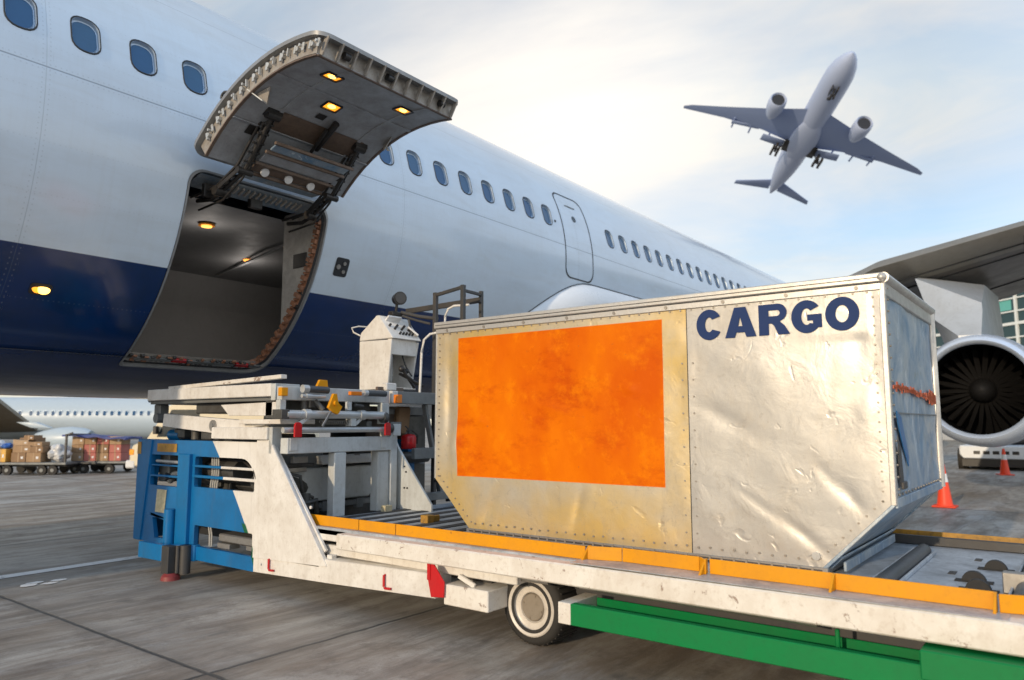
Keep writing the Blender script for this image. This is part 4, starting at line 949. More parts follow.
part('bridge_leg', 'greywhite', lambda k: (k.box(3.70, 3.76, 5.25, 5.31, 1.46, 1.60), k.box(4.82, 4.91, 5.24, 5.31, 1.40, 1.60)))
part('bridge_step', 'white', lambda k: k.prism([(6.30,1.575),(5.40,1.59),(5.40,1.47),(6.16,1.475)], 'x', 3.80, 3.84, bev=.004))
part('bridge_apron', 'whitebeam', lambda k: k.prism([(5.9,1.44),(5.3,1.44),(5.3,1.40),(5.9,1.40)], 'x', 3.74, 4.1, bev=.004))
part('lift_arm', 'white', lambda k: k.prism([(7.34,1.375),(7.32,1.505),(6.40,1.455),(5.60,1.42),(5.60,1.385),(6.36,1.315)], 'x', 3.80, 3.87, bev=.006))
part('arm_pin', 'steel', lambda k: (k.cyl((3.785, 6.40, 1.385), (3.80, 6.40, 1.385), .052, n=24), k.cyl((3.775, 6.40, 1.385), (3.79, 6.40, 1.385), .02, n=12)))
part('lift_arm', 'greysteel', lambda k: k.prism([(7.34,1.375),(7.32,1.505),(5.60,1.43),(5.60,1.37),(6.36,1.315)], 'x', 4.95, 5.02, bev=.006))
part('cross_tube', 'chrome', lambda k: (k.cyl((3.72, PY_, 1.48), (4.80, PY_, 1.48), .036, n=20), k.cyl((3.90, PY_, 1.48), (3.96, PY_, 1.48), .046, n=20), k.cyl((4.50, PY_, 1.48), (4.56, PY_, 1.48), .046, n=20)))
part('cross_tube', 'chrome', lambda k: (k.cyl((3.70, PY_, 1.35), (4.86, PY_, 1.35), .025, n=20)))
part('tube_clamp', 'machine', lambda k: (k.box(3.66, 3.74, PY_-.03, PY_+.1, 1.44, 1.52), k.cyl((4.84, PY_, 1.36), (4.90, PY_, 1.36), .045, n=20), k.cyl((4.78, PY_, 1.46), (4.83, PY_, 1.46), .05, n=20)))
part('tube_saddle', 'greywhite', lambda k: (k.box(4.40, 4.46, PY_-.02, PY_+.06, 1.38, 1.45), k.bar((3.85, PY_, 1.40), (3.95, PY_, 1.46), .04, .03), k.box(4.38, 4.42, PY_, PY_+.05, 1.52, 1.60), k.bar((4.46, PY_, 1.40), (4.55, PY_, 1.47), .03, .03)))
def spring(k):
    pts = [(4.10+.3*t, PY_+.03+.018*math.cos(t*2*PI*14), 1.415+.018*math.sin(t*2*PI*14)) for t in [i/160 for i in range(161)]]; k.tube(pts, .004, 5)
part('return_spring', 'steel', spring)
part('red_lock', 'red', lambda k: k.lathe([(.0,.045),(.03,.04),(.038,.02),(.038,-.03)], (3.80, PY_-.04, 1.40), 'z', 12) if False else k.prism(rrect(3.775, 3.845, 1.292, 1.415, [.03,.03,.005,.005], 4), 'y', PY_-.06, PY_-.04, bev=.002))
part('red_lock', 'red', lambda k: k.prism(rrect(4.775, 4.84, 1.295, 1.415, [.03,.03,.005,.005], 4), 'y', PY_-.06, PY_-.04, bev=.002))
part('lock_plate', 'greywhite', lambda k: (k.box(3.77, 3.845, PY_-.008, PY_-.001, 1.18, 1.285), k.box(4.775, 4.84, PY_-.008, PY_-.001, 1.18, 1.285)))
part('bridge_roller', 'roller', lambda k: k.cyl((3.92, PY_-.02, 1.695), (4.13, PY_-.02, 1.69), .03, n=20))
part('bridge_roller', 'roller', lambda k: k.cyl((4.57, PY_-.02, 1.68), (4.80, PY_-.02, 1.68), .028, n=20))
part('small_roller', 'chrome', lambda k: (k.cyl((3.86, PY_-.02, 1.635), (4.10, PY_-.02, 1.635), .017, n=16), k.cyl((3.865, PY_-.02, 1.695), (3.92, PY_-.02, 1.695), .034, n=16), k.cyl((3.90, PY_-.02, 1.635), (3.95, PY_-.02, 1.635), .024, n=12), k.cyl((4.53, PY_-.02, 1.68), (4.575, PY_-.02, 1.68), .03, n=16)))
part('orange_stop', 'orange', lambda k: k.box(4.37, 4.50, PY_-.04, PY_+.0, 1.655, 1.69))
part('orange_stop', 'yellow', lambda k: k.box(3.60+.075, 3.70+.04, PY_+.0, PY_+.05, 1.63, 1.70))
part('orange_stop', 'orange', lambda k: k.box(4.96, 5.02, PY_-.02, PY_+.04, 1.60, 1.68))
part('orange_stop', 'yellow', lambda k: k.prism([(4.03,1.72),(4.06,1.78),(4.14,1.78),(4.15,1.72)], 'y', PY_+.0, PY_+.03))
part('toggle_lever', 'yellow', lambda k: (k.prism([(4.08,1.54),(4.13,1.66),(4.17,1.66),(4.18,1.58),(4.23,1.55),(4.20,1.50),(4.18,1.48),(4.13,1.50)], 'y', PY_-.10, PY_-.07), k.cyl((4.15, PY_-.12, 1.58), (4.15, PY_-.05, 1.58), .02)))
part('lever_rod', 'steel', lambda k: k.bar((4.12, PY_-.085, 1.51), (4.03, PY_-.085, 1.38), .012, .02))
def clut(k):
    k.cyl((3.98, PY_+.1, 1.62), (3.98, PY_+.1, 1.53), .03); k.cyl((4.05, PY_+.05, 1.60), (4.10, PY_, 1.52), .022); k.box(4.0, 4.1, PY_+.05, PY_+.1, 1.54, 1.6)
    k.box(3.80, 4.9, 5.5, 5.6, 1.45, 1.6); k.cyl((4.45, PY_, 1.57), (4.55, PY_, 1.56), .014); k.box(3.9, 4.9, 5.6, 6.9, 1.5, 1.598, bev=.01)
part('bridge_mechanism', 'machine', clut)
# operator platform, ladder, rails
OPX = 5.45
part('operator_platform', 'greysteel', lambda k: (k.box(5.08, 6.15, 5.38, 6.6, 1.66, 1.72, bev=.005), k.box(5.05, 6.15, 5.33, 5.38, 1.60, 1.72)))
part('kick_plate', 'brownpanel', lambda k: k.box(4.90, 5.25, 5.40, 5.43, 1.72, 1.76))
part('wedge_block', 'white', lambda k: (k.box(4.98, 5.12, 5.36, 5.44, 1.725, 1.80, bev=.01)))
part('platform_brace', 'greysteel', lambda k: (k.bar((5.55, 5.40, 1.60), (5.85, 5.44, .66), .05, .04), k.box(5.35, 6.1, 5.33, 5.38, 1.05, 1.16), k.box(5.4, 6.1, 5.36, 5.42, .62, .70), k.box(5.2, 5.5, 5.6, 5.66, 1.5, 1.55)))
part('platform_skirt', 'brownpanel', lambda k: k.box(5.22, 5.62, 5.9, 5.93, .75, 1.58))
part('platform_skirt', 'machine', lambda k: k.box(5.1, 6.5, 6.3, 6.34, .3, 1.6))
part('pump_housing', 'machine', lambda k: (k.box(5.3, 5.95, 5.75, 6.2, .5, 1.0, bev=.03), k.cyl((5.4, 5.7, 1.05), (5.9, 5.7, 1.05), .06), k.box(5.65, 6.0, 5.8, 6.2, 1.0, 1.5, bev=.02)))
part('hanging_sack', 'cardboard3', lambda k: k.prism([(5.30,1.30),(5.33,1.58),(5.52,1.58),(5.50,1.36),(5.42,1.28)], 'y', 5.55, 5.62, bev=.02))
part('grey_box', 'greysteel', lambda k: (k.box(5.1, 5.25, 5.42, 5.5, 1.36, 1.42)))
part('guard_post', 'dark', lambda k: k.box(5.70, 5.745, 5.40, 5.445, .56, 2.80, bev=.004))
part('guard_post', 'dark', lambda k: k.box(5.70, 5.745, 5.01, 5.055, .60, 2.84, bev=.004))
part('guard_post', 'dark', lambda k: (k.box(6.10, 6.14, 5.10, 5.14, .56, 2.84, bev=.004), k.box(6.10, 6.14, 5.55, 5.60, .56, 1.7)))
part('guard_rail', 'dark', lambda k: (k.bar((5.722, 5.40, 2.775), (5.722, 5.055, 2.815), .03, .035), k.bar((5.722, 5.05, 2.79), (6.10, 5.12, 2.80), .03, .03)))
part('guard_rail', 'dark', lambda k: k.bar((6.10, 6.25, 2.72), (6.10, 5.10, 2.74), .03, .06))
part('ladder_rung', 'dark', lambda k: [k.box(5.71, 5.735, 5.055, 5.40, z_, z_+.025, bev=.002) for z_ in (.8, 1.1, 1.4, 1.72)])
part('handrail', 'white', lambda k: k.tube([(5.60, 5.52, 1.72), (5.60, 5.50, 2.15), (5.60, 5.47, 2.28), (5.62, 5.40, 2.34), (5.66, 5.30, 2.36)], .013))
part('handrail', 'white', lambda k: k.tube([(5.85, 5.42, 2.30), (5.85, 5.40, 2.55), (5.85, 5.36, 2.63), (5.86, 5.28, 2.66), (5.9, 5.1, 2.66)], .013))
part('side_plate', 'white', lambda k: k.prism([(5.48,2.42),(5.1,2.42),(5.1,2.10),(5.42,2.16)], 'x', 5.80, 5.82))
# control console
con = part('control_console', 'white', lambda k: (
    k.prism([(6.10,1.76),(6.115,2.28),(5.62,2.27),(5.67,1.76)], 'x', 5.28, 5.30, bev=.003),
    k.prism([(6.12,2.285),(6.10,2.37),(5.86,2.54),(5.82,2.54),(5.60,2.285)], 'x', 5.28, 5.70, bev=.006),
    k.box(5.30, 5.68, 6.02, 6.10, 1.76, 2.28), k.prism([(6.0,1.76),(6.0,2.28),(5.62,2.27),(5.72,1.76)], 'x', 5.66, 5.68, bev=.002),
    k.box(5.30, 5.66, 5.64, 5.70, 2.12, 2.284, bev=.003), k.box(5.30, 5.66, 5.64, 6.0, 1.76, 1.78)))
def onc(x, t, h=.0): # slanted console face: t 0 top .. 1 bottom
    p = Vector((x, 5.82, 2.54)).lerp(Vector((x, 5.60, 2.285)), t); return p+Vector((0, -.75, .66))*h
part('control_knob', 'black', lambda k: [k.cyl(onc(5.34+.05*i, .45+.12*(i % 2)), onc(5.34+.05*i, .45+.12*(i % 2), .03), .013, n=10) for i in range(6)]+[k.cyl(onc(5.42+.045*i, .78), onc(5.42+.045*i, .78, .03), .012, n=10) for i in range(5)], con)
part('screen', 'reflwhite', lambda k: (k.bar(onc(5.33, .2, .012), onc(5.52, .2, .012), .11, .02, up=(0,.66,.75)), k.bar(onc(5.60, .45, .014), onc(5.68, .8, .014), .09, .02)), con)
part('console_handle', 'white', lambda k: k.tube([(5.28, 6.10, 2.34), (5.24, 6.17, 2.38), (5.24, 6.2, 2.43), (5.30, 6.16, 2.45), (5.4, 6.12, 2.45)], .008, 8), con)
def foot(k):
    k.tube([(5.42, 5.60, 1.98), (5.46, 5.58, 1.90), (5.55, 5.56, 1.84), (5.66, 5.54, 1.80)], .018); k.tube([(5.40, 5.62, 1.92), (5.50, 5.60, 1.88), (5.60, 5.60, 1.78)], .015)
    k.sphere((5.41, 5.60, 1.97), .035); k.sphere((5.48, 5.6, 1.95), .028); k.tube([(5.50, 5.7, 2.15), (5.53, 5.66, 2.0), (5.56, 5.60, 1.9)], .008)
part('cable_bundle', 'black', foot, con)
part('work_light', 'black', lambda k: (k.cyl((5.52, 5.80, 2.74), (5.47, 5.70, 2.735), .062, .072, n=24), k.cyl((5.53, 5.83, 2.745), (5.52, 5.80, 2.74), .04, .062, n=20), k.tube([(5.5, 5.78, 2.69), (5.5, 5.80, 2.58), (5.5, 5.82, 2.53)], .015), k.box(5.42, 5.58, 5.76, 5.84, 2.55, 2.60, bev=.01)), con)
part('light_glass', 'dark', lambda k: k.cyl((5.468, 5.696, 2.735), (5.465, 5.690, 2.735), .058, n=24), con)
part('mirror_arm', 'dark', lambda k: (k.tube([(5.56, 5.78, 2.60), (5.66, 5.6, 2.55), (5.76, 5.42, 2.52)], .02), k.tube([(5.56, 5.76, 2.56), (5.66, 5.6, 2.50), (5.72, 5.5, 2.47)], .014), k.tube([(5.6, 5.7, 2.52), (5.6, 5.66, 2.38)], .012)), con)
# fire extinguisher hanging from the platform
fx = thing('fire_extinguisher', 'small red fire extinguisher hanging below the loader platform beside the ladder', 'fire extinguisher', (5.40, 5.47, 1.15))
k = MB(); k.lathe([(.0,.0), (.068,.0), (.076,.01), (.076,.12), (.062,.14), (.015,.15), (.0,.15)], (5.40, 5.47, 1.15), 'z', 24); k.build('cylinder_body', 'red', fx, smooth=50)
k = MB(); k.cyl((5.40, 5.47, 1.295), (5.40, 5.47, 1.33), .014); k.bar((5.37, 5.47, 1.33), (5.44, 5.47, 1.335), .02, .012); k.bar((5.40, 5.47, 1.34), (5.35, 5.47, 1.38), .012, .012); k.build('valve_handle', 'dark', fx)
k = MB(); k.tube([(5.44, 5.46, 1.33), (5.50, 5.45, 1.29), (5.50, 5.45, 1.2)], .008, 8); k.build('hose', 'rubber', fx)

# ------------------------------------------------------------------ cargo container
CT = thing('cargo_container', 'dented aluminium cargo container with orange rectangle and CARGO lettering on the loader deck', 'container', (5.0, 2.4, .612))
CX0, CX1, YA, YB, ZB, ZC, ZT = 4.24, 5.77, .80, 4.00, .625, .985, 2.150
YA2, YB2 = 1.16, 3.64
rgd = random.Random(21)
dents = []
for i in range(150):
    y_ = rgd.uniform(YA+.05, YB-.05); z_ = rgd.uniform(.66, 2.1); s_ = rgd.choice([.012,.018,.025,.035,.05,.08,.12]); a_ = rgd.uniform(-.55, .45)*s_*.085
    if 1.0 < y_ < 1.9 and z_ > 1.82: continue
    if y_ > 2.06 and z_ > 1.3 and s_ > .06: a_ *= .5
    dents.append((y_, z_, s_, s_*rgd.uniform(.6, 1.8), a_, rgd.uniform(0, PI)))
# a few creases the photo shows: left edge fold, lower corners, beneath the text
dents += [(3.86, 1.55, .05, .38, .016, 0), (3.80, 1.25, .05, .14, -.020, .2), (3.45, .80, .04, .14, .012, .6), (1.25, .80, .03, .14, .013, -.9), (1.0, 1.02, .03, .10, .012, -.6),
          (.93, 1.9, .05, .16, .012, 0), (.90, 1.45, .05, .12, -.01, .2), (2.7, .85, .03, .12, .010, .3), (1.65, 1.42, .20, .05, .010, .5), (1.5, .95, .16, .03, .009, .6), (2.9, 1.5, .12, .04, -.008, .2),
          (2.3, 1.62, .05, .03, -.009, 0), (3.55, 1.42, .05, .03, -.009, 0), (1.1, 1.1, .12, .03, .008, .9)]
def disp(y, z):
    d = 0
    for (a, b, s1_, s2_, am, th_) in dents:
        dy, dz = y-a, z-b
        if abs(dy)+abs(dz) > 3.2*max(s1_, s2_): continue
        c_, s_ = math.cos(th_), math.sin(th_); u = dy*c_+dz*s_; w = -dy*s_+dz*c_
        d += am*(.40 if y < 1.9 else .8)*math.exp(-(u*u/s1_**2+w*w/s2_**2))
    d += .007*(noise.noise(Vector((y*1.4, z*1.4, 3.1))))+.0018*noise.noise(Vector((y*6, z*6, 9)))
    if .86 < y < 1.87 and z > 1.84: d *= .12+.88*max(0, min(1, 1-(z-1.84)/.05))
    e = min(1, max(0, (ZT-z)/.08))*min(1, max(0, (z-ZB)/.06))*min(1, abs(y-1.9)/.05)*min(1, max(0, y-YA)/.05)*min(1, max(0, YB-y)/.05)
    return d*e
def zlow(y):
    if y < YA2: return ZC-(y-YA)/(YA2-YA)*(ZC-ZB)
    if y > YB2: return ZC-(YB-y)/(YB-YB2)*(ZC-ZB)
    return ZB
ys = [YA+(YB-YA)*i/200 for i in range(201)]
def fpt(u, v): z_ = zlow(u)+(ZT-zlow(u))*v; return Vector((CX0+disp(u, z_), u, z_))
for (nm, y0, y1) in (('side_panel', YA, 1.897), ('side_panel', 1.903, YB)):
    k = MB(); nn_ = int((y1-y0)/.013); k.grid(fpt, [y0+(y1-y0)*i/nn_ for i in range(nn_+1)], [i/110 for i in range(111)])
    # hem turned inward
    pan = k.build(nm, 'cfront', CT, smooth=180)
part('panel_seam', 'dark', lambda k: k.box(4.243, 4.25, 1.893, 1.907, ZB, ZT, bev=0), CT)
# other walls
hull_poly = [(YA,ZC),(YA,ZT),(YB,ZT),(YB,ZC),(YB2,ZB),(YA2,ZB)]
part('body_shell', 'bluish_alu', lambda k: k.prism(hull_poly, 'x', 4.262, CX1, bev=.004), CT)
# end face panel with pillows
def endf(u, v): 
    x_ = 4.30+1.42*u; z_ = 1.03+1.08*v
    return Vector((x_, YA-.004-.012*noise.noise(Vector((x_*2.3, z_*2.3, 1))) - .008*noise.noise(Vector((x_*7, z_*7, 5))), z_))
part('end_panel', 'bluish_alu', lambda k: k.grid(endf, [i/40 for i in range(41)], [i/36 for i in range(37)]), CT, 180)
part('end_mid_rail', 'greysteel', lambda k: k.box(4.30, 5.72, YA-.016, YA-.008, 1.455, 1.462, bev=0), CT)
k = MB(); rg = random.Random(4)
for i in range(46):
    u = i/45; x_ = 4.32+1.36*u; z_ = 1.60-.035*u+.012*rg.uniform(-1, 1)*(1+.5*math.sin(i)); h = .008+.012*rg.random()+(.02 if 36 < i else 0)
    k.box(x_-.022, x_+.022, YA-.020, YA-.0175-.0005*(i % 3), z_-h, z_+h, bev=.0)
k.build('orange_scrawl', 'orangetape', CT)
part('blue_tape', 'bluetape', lambda k: k.prism([(4.33,1.47),(4.44,1.44),(4.60,1.22),(4.58,1.17),(4.46,1.28),(4.36,1.40)], 'y', YA-.024, YA-.018, bev=0), CT)
part('end_latch', 'dark', lambda k: (k.prism([(4.33,1.34),(4.40,1.26),(4.43,1.10),(4.36,1.08),(4.33,1.15)], 'y', YA-.022, YA-.018, bev=0), k.box(4.36, 4.45, YA-.035, YA-.018, 1.06, 1.10, bev=.004)), CT)
# frame extrusions
part('top_frame', 'alu', lambda k: (k.box(CX0-.018, CX0+.03, YA-.02, YB+.02, ZT-.005, ZT+.045, bev=.006), k.box(CX0-.012, CX0+.0, YA, YB, ZT-.045, ZT-.007, bev=.002)), CT)
part('top_frame', 'alu', lambda k: (k.cyl((CX0, YA-.012, ZT+.02), (CX1+.01, YA-.012, ZT+.02), .028, n=16), k.box(CX0, CX1, YA-.018, YA+.02, ZT-.075, ZT-.005, bev=.004)), CT)
part('top_panel', 'alu', lambda k: k.box(CX0+.032, CX1, YA+.02, YB, ZT, ZT+.02), CT)
part('top_seam', 'seal', lambda k: (k.box(CX0-.0145, CX0-.0125, YA, YB, ZT-.0115, ZT-.0055, bev=0), k.box(CX0-.0205, CX0-.0185, YA, YB, ZT+.017, ZT+.021, bev=0)), CT)
part('corner_post', 'alu', lambda k: (k.box(CX0-.006, CX0+.045, YA-.016, YA+.012, ZC, ZT-.01, bev=.004)), CT)
part('corner_post', 'alu', lambda k: (k.cyl((CX1-.01, YA-.008, ZC), (CX1-.01, YA-.008, ZT), .028, n=14)), CT)
part('corner_post', 'alu', lambda k: (k.box(CX0-.004, CX0+.03, YB-.006, YB+.008, ZC, ZT, bev=.003)), CT)
part('corner_cap', 'alu', lambda k: (k.sphere((CX0+.005, YA-.004, ZT+.020), .034, (1,.8,.8)), k.sphere((CX1, YA-.008, ZT+.01), .032)), CT)
part('slant_rail', 'bluish_alu', lambda k: (k.bar((CX0+.02, YA-.004, ZC+.005), (CX0+.02, YA2, ZB), .05, .018), k.bar((CX1-.02, YA-.004, ZC), (CX1-.02, YA2, ZB), .04, .018), k.bar((CX0+.02, YA-.008, ZC+.01), (CX1, YA-.008, ZC+.01), .02, .05)), CT)
part('slant_step', 'bluish_alu', lambda k: (k.bar((CX0+.05, YA2-.05, ZB+.03), (CX1-.05, YA2-.05, ZB+.03), .10, .012, up=(0,.7,.7)), k.bar((CX0+.05, YA2-.10, ZB+.02), (CX1-.2, YA2-.10, ZB+.02), .016, .05)), CT)
part('base_pallet', 'steel', lambda k: (k.box(CX0-.012, CX1, YA2-.03, YB2+.03, ZB-.018, ZB+.014, bev=.003)), CT)
part('base_track', 'dark', lambda k: (k.box(CX0-.0145, CX0-.0125, YA2, YB2, ZB-.008, ZB+.002, bev=0)), CT)
k = MB()
for i in range(34):
    y_ = YB2-.05-i*(YB2-YA2-.1)/33; x_ = CX0-.004; k.cyl((x_, y_, ZB+.05+.006*(i % 2)), (x_-.006, y_, ZB+.05+.006*(i % 2)), .007, n=8)
    k.box(CX0-.017, CX0-.0125, y_-.006, y_+.006, ZB-.014, ZB+.012, bev=0)
for i in range(44):
    y_ = YA+.07+i*(YB-YA-.14)/43; k.cyl((CX0+.003, y_, ZT-.053), (CX0-.006, y_, ZT-.053), .006, n=8)
for i in range(9):
    y_ = YA+.12+i*(YB-YA-.24)/8; k.cyl((CX0-.012, y_, ZT-.026), (CX0-.018, y_, ZT-.026), .011, n=8)
for i in range(22):
    z_ = ZC+.02+i*(ZT-ZC-.1)/21
    k.cyl((CX0+.002, YA+.045, z_), (CX0-.006, YA+.045, z_), .006, n=8); k.cyl((CX0+.002, YB-.035, z_), (CX0-.006, YB-.035, z_), .006, n=8)
    if i % 2 == 0:
        k.cyl((CX0+.004, 1.865, z_-.25), (CX0-.004, 1.865, z_-.25), .006, n=8); k.cyl((CX0+.004, 1.935, z_-.25), (CX0-.004, 1.935, z_-.25), .006, n=8)
for i in range(9):
    t = (i+.5)/9
    k.cyl((CX0+.002, YA+.03+(YA2-YA)*t, ZC+.01-(ZC-ZB)*t+.03), (CX0-.006, YA+.03+(YA2-YA)*t, ZC+.01-(ZC-ZB)*t+.03), .006, n=8)
    k.cyl((CX0+.002, YB-.03-(YB-YB2)*t, ZC+.01-(ZC-ZB)*t+.03), (CX0-.006, YB-.03-(YB-YB2)*t, ZC+.01-(ZC-ZB)*t+.03), .006, n=8)
for i in range(16):
    x_ = CX0+.08+i*(CX1-CX0-.14)/15; k.cyl((x_, YA-.010, ZC+.05), (x_, YA-.020, ZC+.05), .007, n=8)
for i in range(18):
    z_ = ZC+.08+i*.062; k.cyl((CX0+.06, YA-.010, z_), (CX0+.06, YA-.022, z_), .006, n=8)
rv = k.build('rivet_row', 'rivet', CT); rv['kind'] = 'stuff'
k = MB(); k.cyl((CX0+.0, YA2+.03, ZB+.07), (CX0-.012, YA2+.03, ZB+.07), .022, n=16); k.build('lock_ring', 'chrome', CT)
# lettering, heavy sans capitals
def ell(cx, cy, rx, ry, a0, a1, n=28): return [(cx+rx*math.cos(R(a0+(a1-a0)*i/n)), cy+ry*math.sin(R(a0+(a1-a0)*i/n))) for i in range(n+1)]
def letter(ch, w):
    # unit box: x 0..w, y 0..1
    if ch == 'O': return [ell(w/2, .5, w/2, .52, 0, 360, 40)[:-1], ell(w/2, .5, w/2-.30, .265, 0, 360, 32)[:-1]]
    if ch == 'C':
        return [ell(w/2, .5, w/2, .52, 30, 330, 36)+ell(w/2, .5, w/2-.31, .25, 318, 42, 28)]
    if ch == 'G':
        o_ = ell(w/2, .5, w/2, .52, 36, 316, 36); i_ = ell(w/2, .5, w/2-.31, .26, 306, 44, 28)
        return [o_+[(w*.985, .14), (w*.985, .56), (w*.52, .56), (w*.52, .37), (w*.70, .37), (w*.70, .275)]+i_]
    if ch == 'A': return [[(0,0), (.33,0), (.385,.16), (w-.385,.16), (w-.33,0), (w,0), (w/2+.19,1), (w/2-.19,1)], [(.455,.37), (w-.455,.37), (w/2,.68)]]
    if ch == 'R':
        bowl = [(w*.62+.29*math.cos(R(a)), .715+.285*math.sin(R(a))) for a in range(90, -91, -15)]
        inner = [(w*.60+.09*math.cos(R(a)), .70+.095*math.sin(R(a))) for a in range(90, -91, -30)]
        return [[(0,0), (0,1)]+bowl[:-1]+[(w*.70,.41), (w*.84,.28), (w*1.02,0), (w*.62,0), (w*.50,.28), (w*.42,.37), (.32,.37), (.32,0)], [(.32,.605), (.32,.795)]+inner]
spans = [('C',1.833,1.672), ('A',1.655,1.468), ('R',1.452,1.277), ('G',1.268,1.102), ('O',1.086,.912)]
HT = .178; ZL = 1.905
for ch, ya, yb in spans:
    w = (ya-yb)/HT; loops = letter(ch, w); k = MB()
    if ch == 'R': loops = [[(min(a, w), b) for a, b in l] for l in loops]
    loops = [densify(l, .08) for l in loops]; allp = [p for l in loops for p in l]
    tris = tessellate_polygon([[Vector((a, b, 0)) for a, b in l] for l in loops])
    def LP(a, b, dx): y_ = ya-a*HT; z_ = ZL+b*HT; return Vector((CX0+disp(y_, z_)-dx, y_, z_))
    A = [k.bm.verts.new(LP(a, b, .006)) for a, b in allp]
    for t in tris:
        try: k.bm.faces.new([A[i] for i in t])
        except ValueError: pass
    k.build('letter', 'navytext', CT, smooth=60)

# ------------------------------------------------------------------ traffic cones
def cone(loc, label, h=.72):
    t = thing('traffic_cone', label, 'traffic cone', loc, 0, 'orange cones near the engine')
    k = MB(); k.box(-.18, .18, -.18, .18, 0, .03, bev=.01); k.build('base', 'conered', t, keep=True)
    k = MB(); k.lathe([(.135,.03), (.12,.06), (.028, h), (.0, h)], (0,0,0), 'z', 24); c_ = k.build('cone_body', 'conered', t, keep=True)
    def rad(z): return .12-(.092)*(z-.06)/(h-.06)+.003
    k = MB(); k.lathe([(rad(.42), .42), (rad(.56), .56)], (0,0,0), 'z', 24); k.build('reflective_band', 'reflwhite', t, keep=True)
    return t
c1 = cone((14.65, 1.97, 0), 'larger orange cone with white band just beyond the container end')
c2 = dup(c1, (24.78, 1.83, 0), .4, 'smaller farther orange cone standing below the engine')

# ------------------------------------------------------------------ white tug under the engine
TG = thing('tow_tractor', 'low white tow tractor with slotted front parked behind the jet engine', 'tractor', (27.0, 2.15, -.08), R(0))
def tp(nm, mt, f, par=None): k = MB(); f(k); return k.build(nm, mt, par or TG, keep=True)
tp('body', 'jetwhite', lambda k: k.prism([(-.9,.42),(.9,.42),(1.0,.55),(1.0,.82),(-1.0,.82),(-1.0,.55)], 'x', 0, 3.6, bev=.03))
for i in range(5): tp('grille_slot', 'black', lambda k: k.box(-.012, 0, -.55+.25*i, -.38+.25*i, .56, .66, bev=.005))
tp('chassis', 'black', lambda k: k.box(.1, 3.5, -.95, .95, .18, .42))
tp('cab', 'black', lambda k: k.box(1.6, 3.0, -.8, .8, .82, 1.35, bev=.08))
for (x_, y_) in ((.7, -.98), (.7, .98), (2.9, -.98), (2.9, .98)):
    w_ = tp('wheel', 'rubber', lambda k: k.cyl((x_, y_-.12, .36), (x_, y_+.12, .36), .36, n=28)); tp('hub', 'greysteel', lambda k: k.cyl((x_, y_-.125, .36), (x_, y_+.125, .36), .18, n=20), w_)

# ------------------------------------------------------------------ terminal building
TB = thing('terminal_building', 'glass fronted terminal with white grid frames and teal panes behind the wing', 'building', (66, -2, 0), R(49-180+0))
# local: x runs along the facade toward the camera, y outwards
dirx = Vector((math.cos(R(229)), math.sin(R(229)), 0))
def bp_(nm, mt, f, par=None): k = MB(); f(k); return k.build(nm, mt, par or TB, keep=True)
W0, W1, HB = -30, 34, 14.2
bp_('wall', 'concretewall', lambda k: (k.box(W0, W1, 2-.02, 20, 0, HB-.1), k.box(W0, W1, 0, 2, 0, .9)))
bp_('roof', 'concretewall', lambda k: k.box(W0-.5, W1+.5, -.6, 20.5, HB, HB+.6))
bp_('curtain_glass', 'tealglass', lambda k: k.box(W0, W1, .12, .20, .9, HB, bev=0))
rg = random.Random(8); nx = 20; sx = (W1-W0)/nx
for i in range(nx+1): bp_('mullion', 'mullion', lambda k: k.box(W0+i*sx-.09, W0+i*sx+.09, -.05, .12, .9, HB, bev=0))
for j in range(13): bp_('transom', 'mullion', lambda k: k.box(W0, W1, -.02, .115, .9+j*1.05, .9+j*1.05+.11+.12*(j % 4 == 0), bev=0))
for i in range(26):
    a, b = rg.randrange(nx), rg.randrange(12); fr_ = rg.uniform(.45, .95)
    bp_('blind', 'tealpale', lambda k: k.box(W0+a*sx+.15, W0+a*sx+sx*fr_, .095, .11, .9+b*1.05+.2, .9+b*1.05+1.02, bev=0))

# ------------------------------------------------------------------ parked regional jet far left
FR = Vector((.609, -.793, 0)); FF = Vector((.793, .609, 0))      # across / away as seen from the apron
def W(r, d, z): return FR*r+FF*d+Vector((0, 0, z))
az = math.atan2(FR.y, FR.x)
RJ = thing('parked_jet', 'white narrow jet with a row of small dark windows parked beyond the baggage carts', 'airplane', W(-36, 52, 0), az)
def jp(nm, mt, f, par=None, sm=50): k = MB(); f(k); return k.build(nm, mt, par or RJ, smooth=sm, keep=True)
JR, JZ = 1.46, 1.80
def jetbody(k): k.lathe([(.05,22), (.6,19), (1.1,16.5), (1.4,15), (JR,13.5), (JR,-10), (1.4,-12), (1.15,-14), (.7,-15.6), (.2,-16.4), (.01,-16.5)], (0, 0, JZ), 'x', 40)
jp('fuselage', 'farjet', jetbody)
pj = []
for i in range(24):
    x_ = 1.1+i*.50+(.25 if i > 3 else 0)
    w_ = jp('window', 'winframe', lambda k: k.prism(rrect(x_-.13, x_+.13, JZ+.14, JZ+.52, .09, 3), 'y', -JR-.0+.02, -JR+.05, bev=0))
    jp('pane', 'winpane', lambda k: k.prism(rrect(x_-.10, x_+.10, JZ+.17, JZ+.49, .07, 3), 'y', -JR+.005, -JR+.03, bev=0), w_)
def farw(k):
    a_ = [(-8, -1.3, .55), (4.0, -1.6, .9), (12.2, -22, 4.5), (9.6, -22, 4.5)]
    A = [k.bm.verts.new(p) for p in a_]; B = [k.bm.verts.new((p[0], p[1], p[2]+.22)) for p in a_]
    k.bm.faces.new(A); k.bm.faces.new(B[::-1])
    for i in range(4): k.bm.faces.new((A[i], B[i], B[(i+1) % 4], A[(i+1) % 4]))
jp('wing', 'farwing', farw)
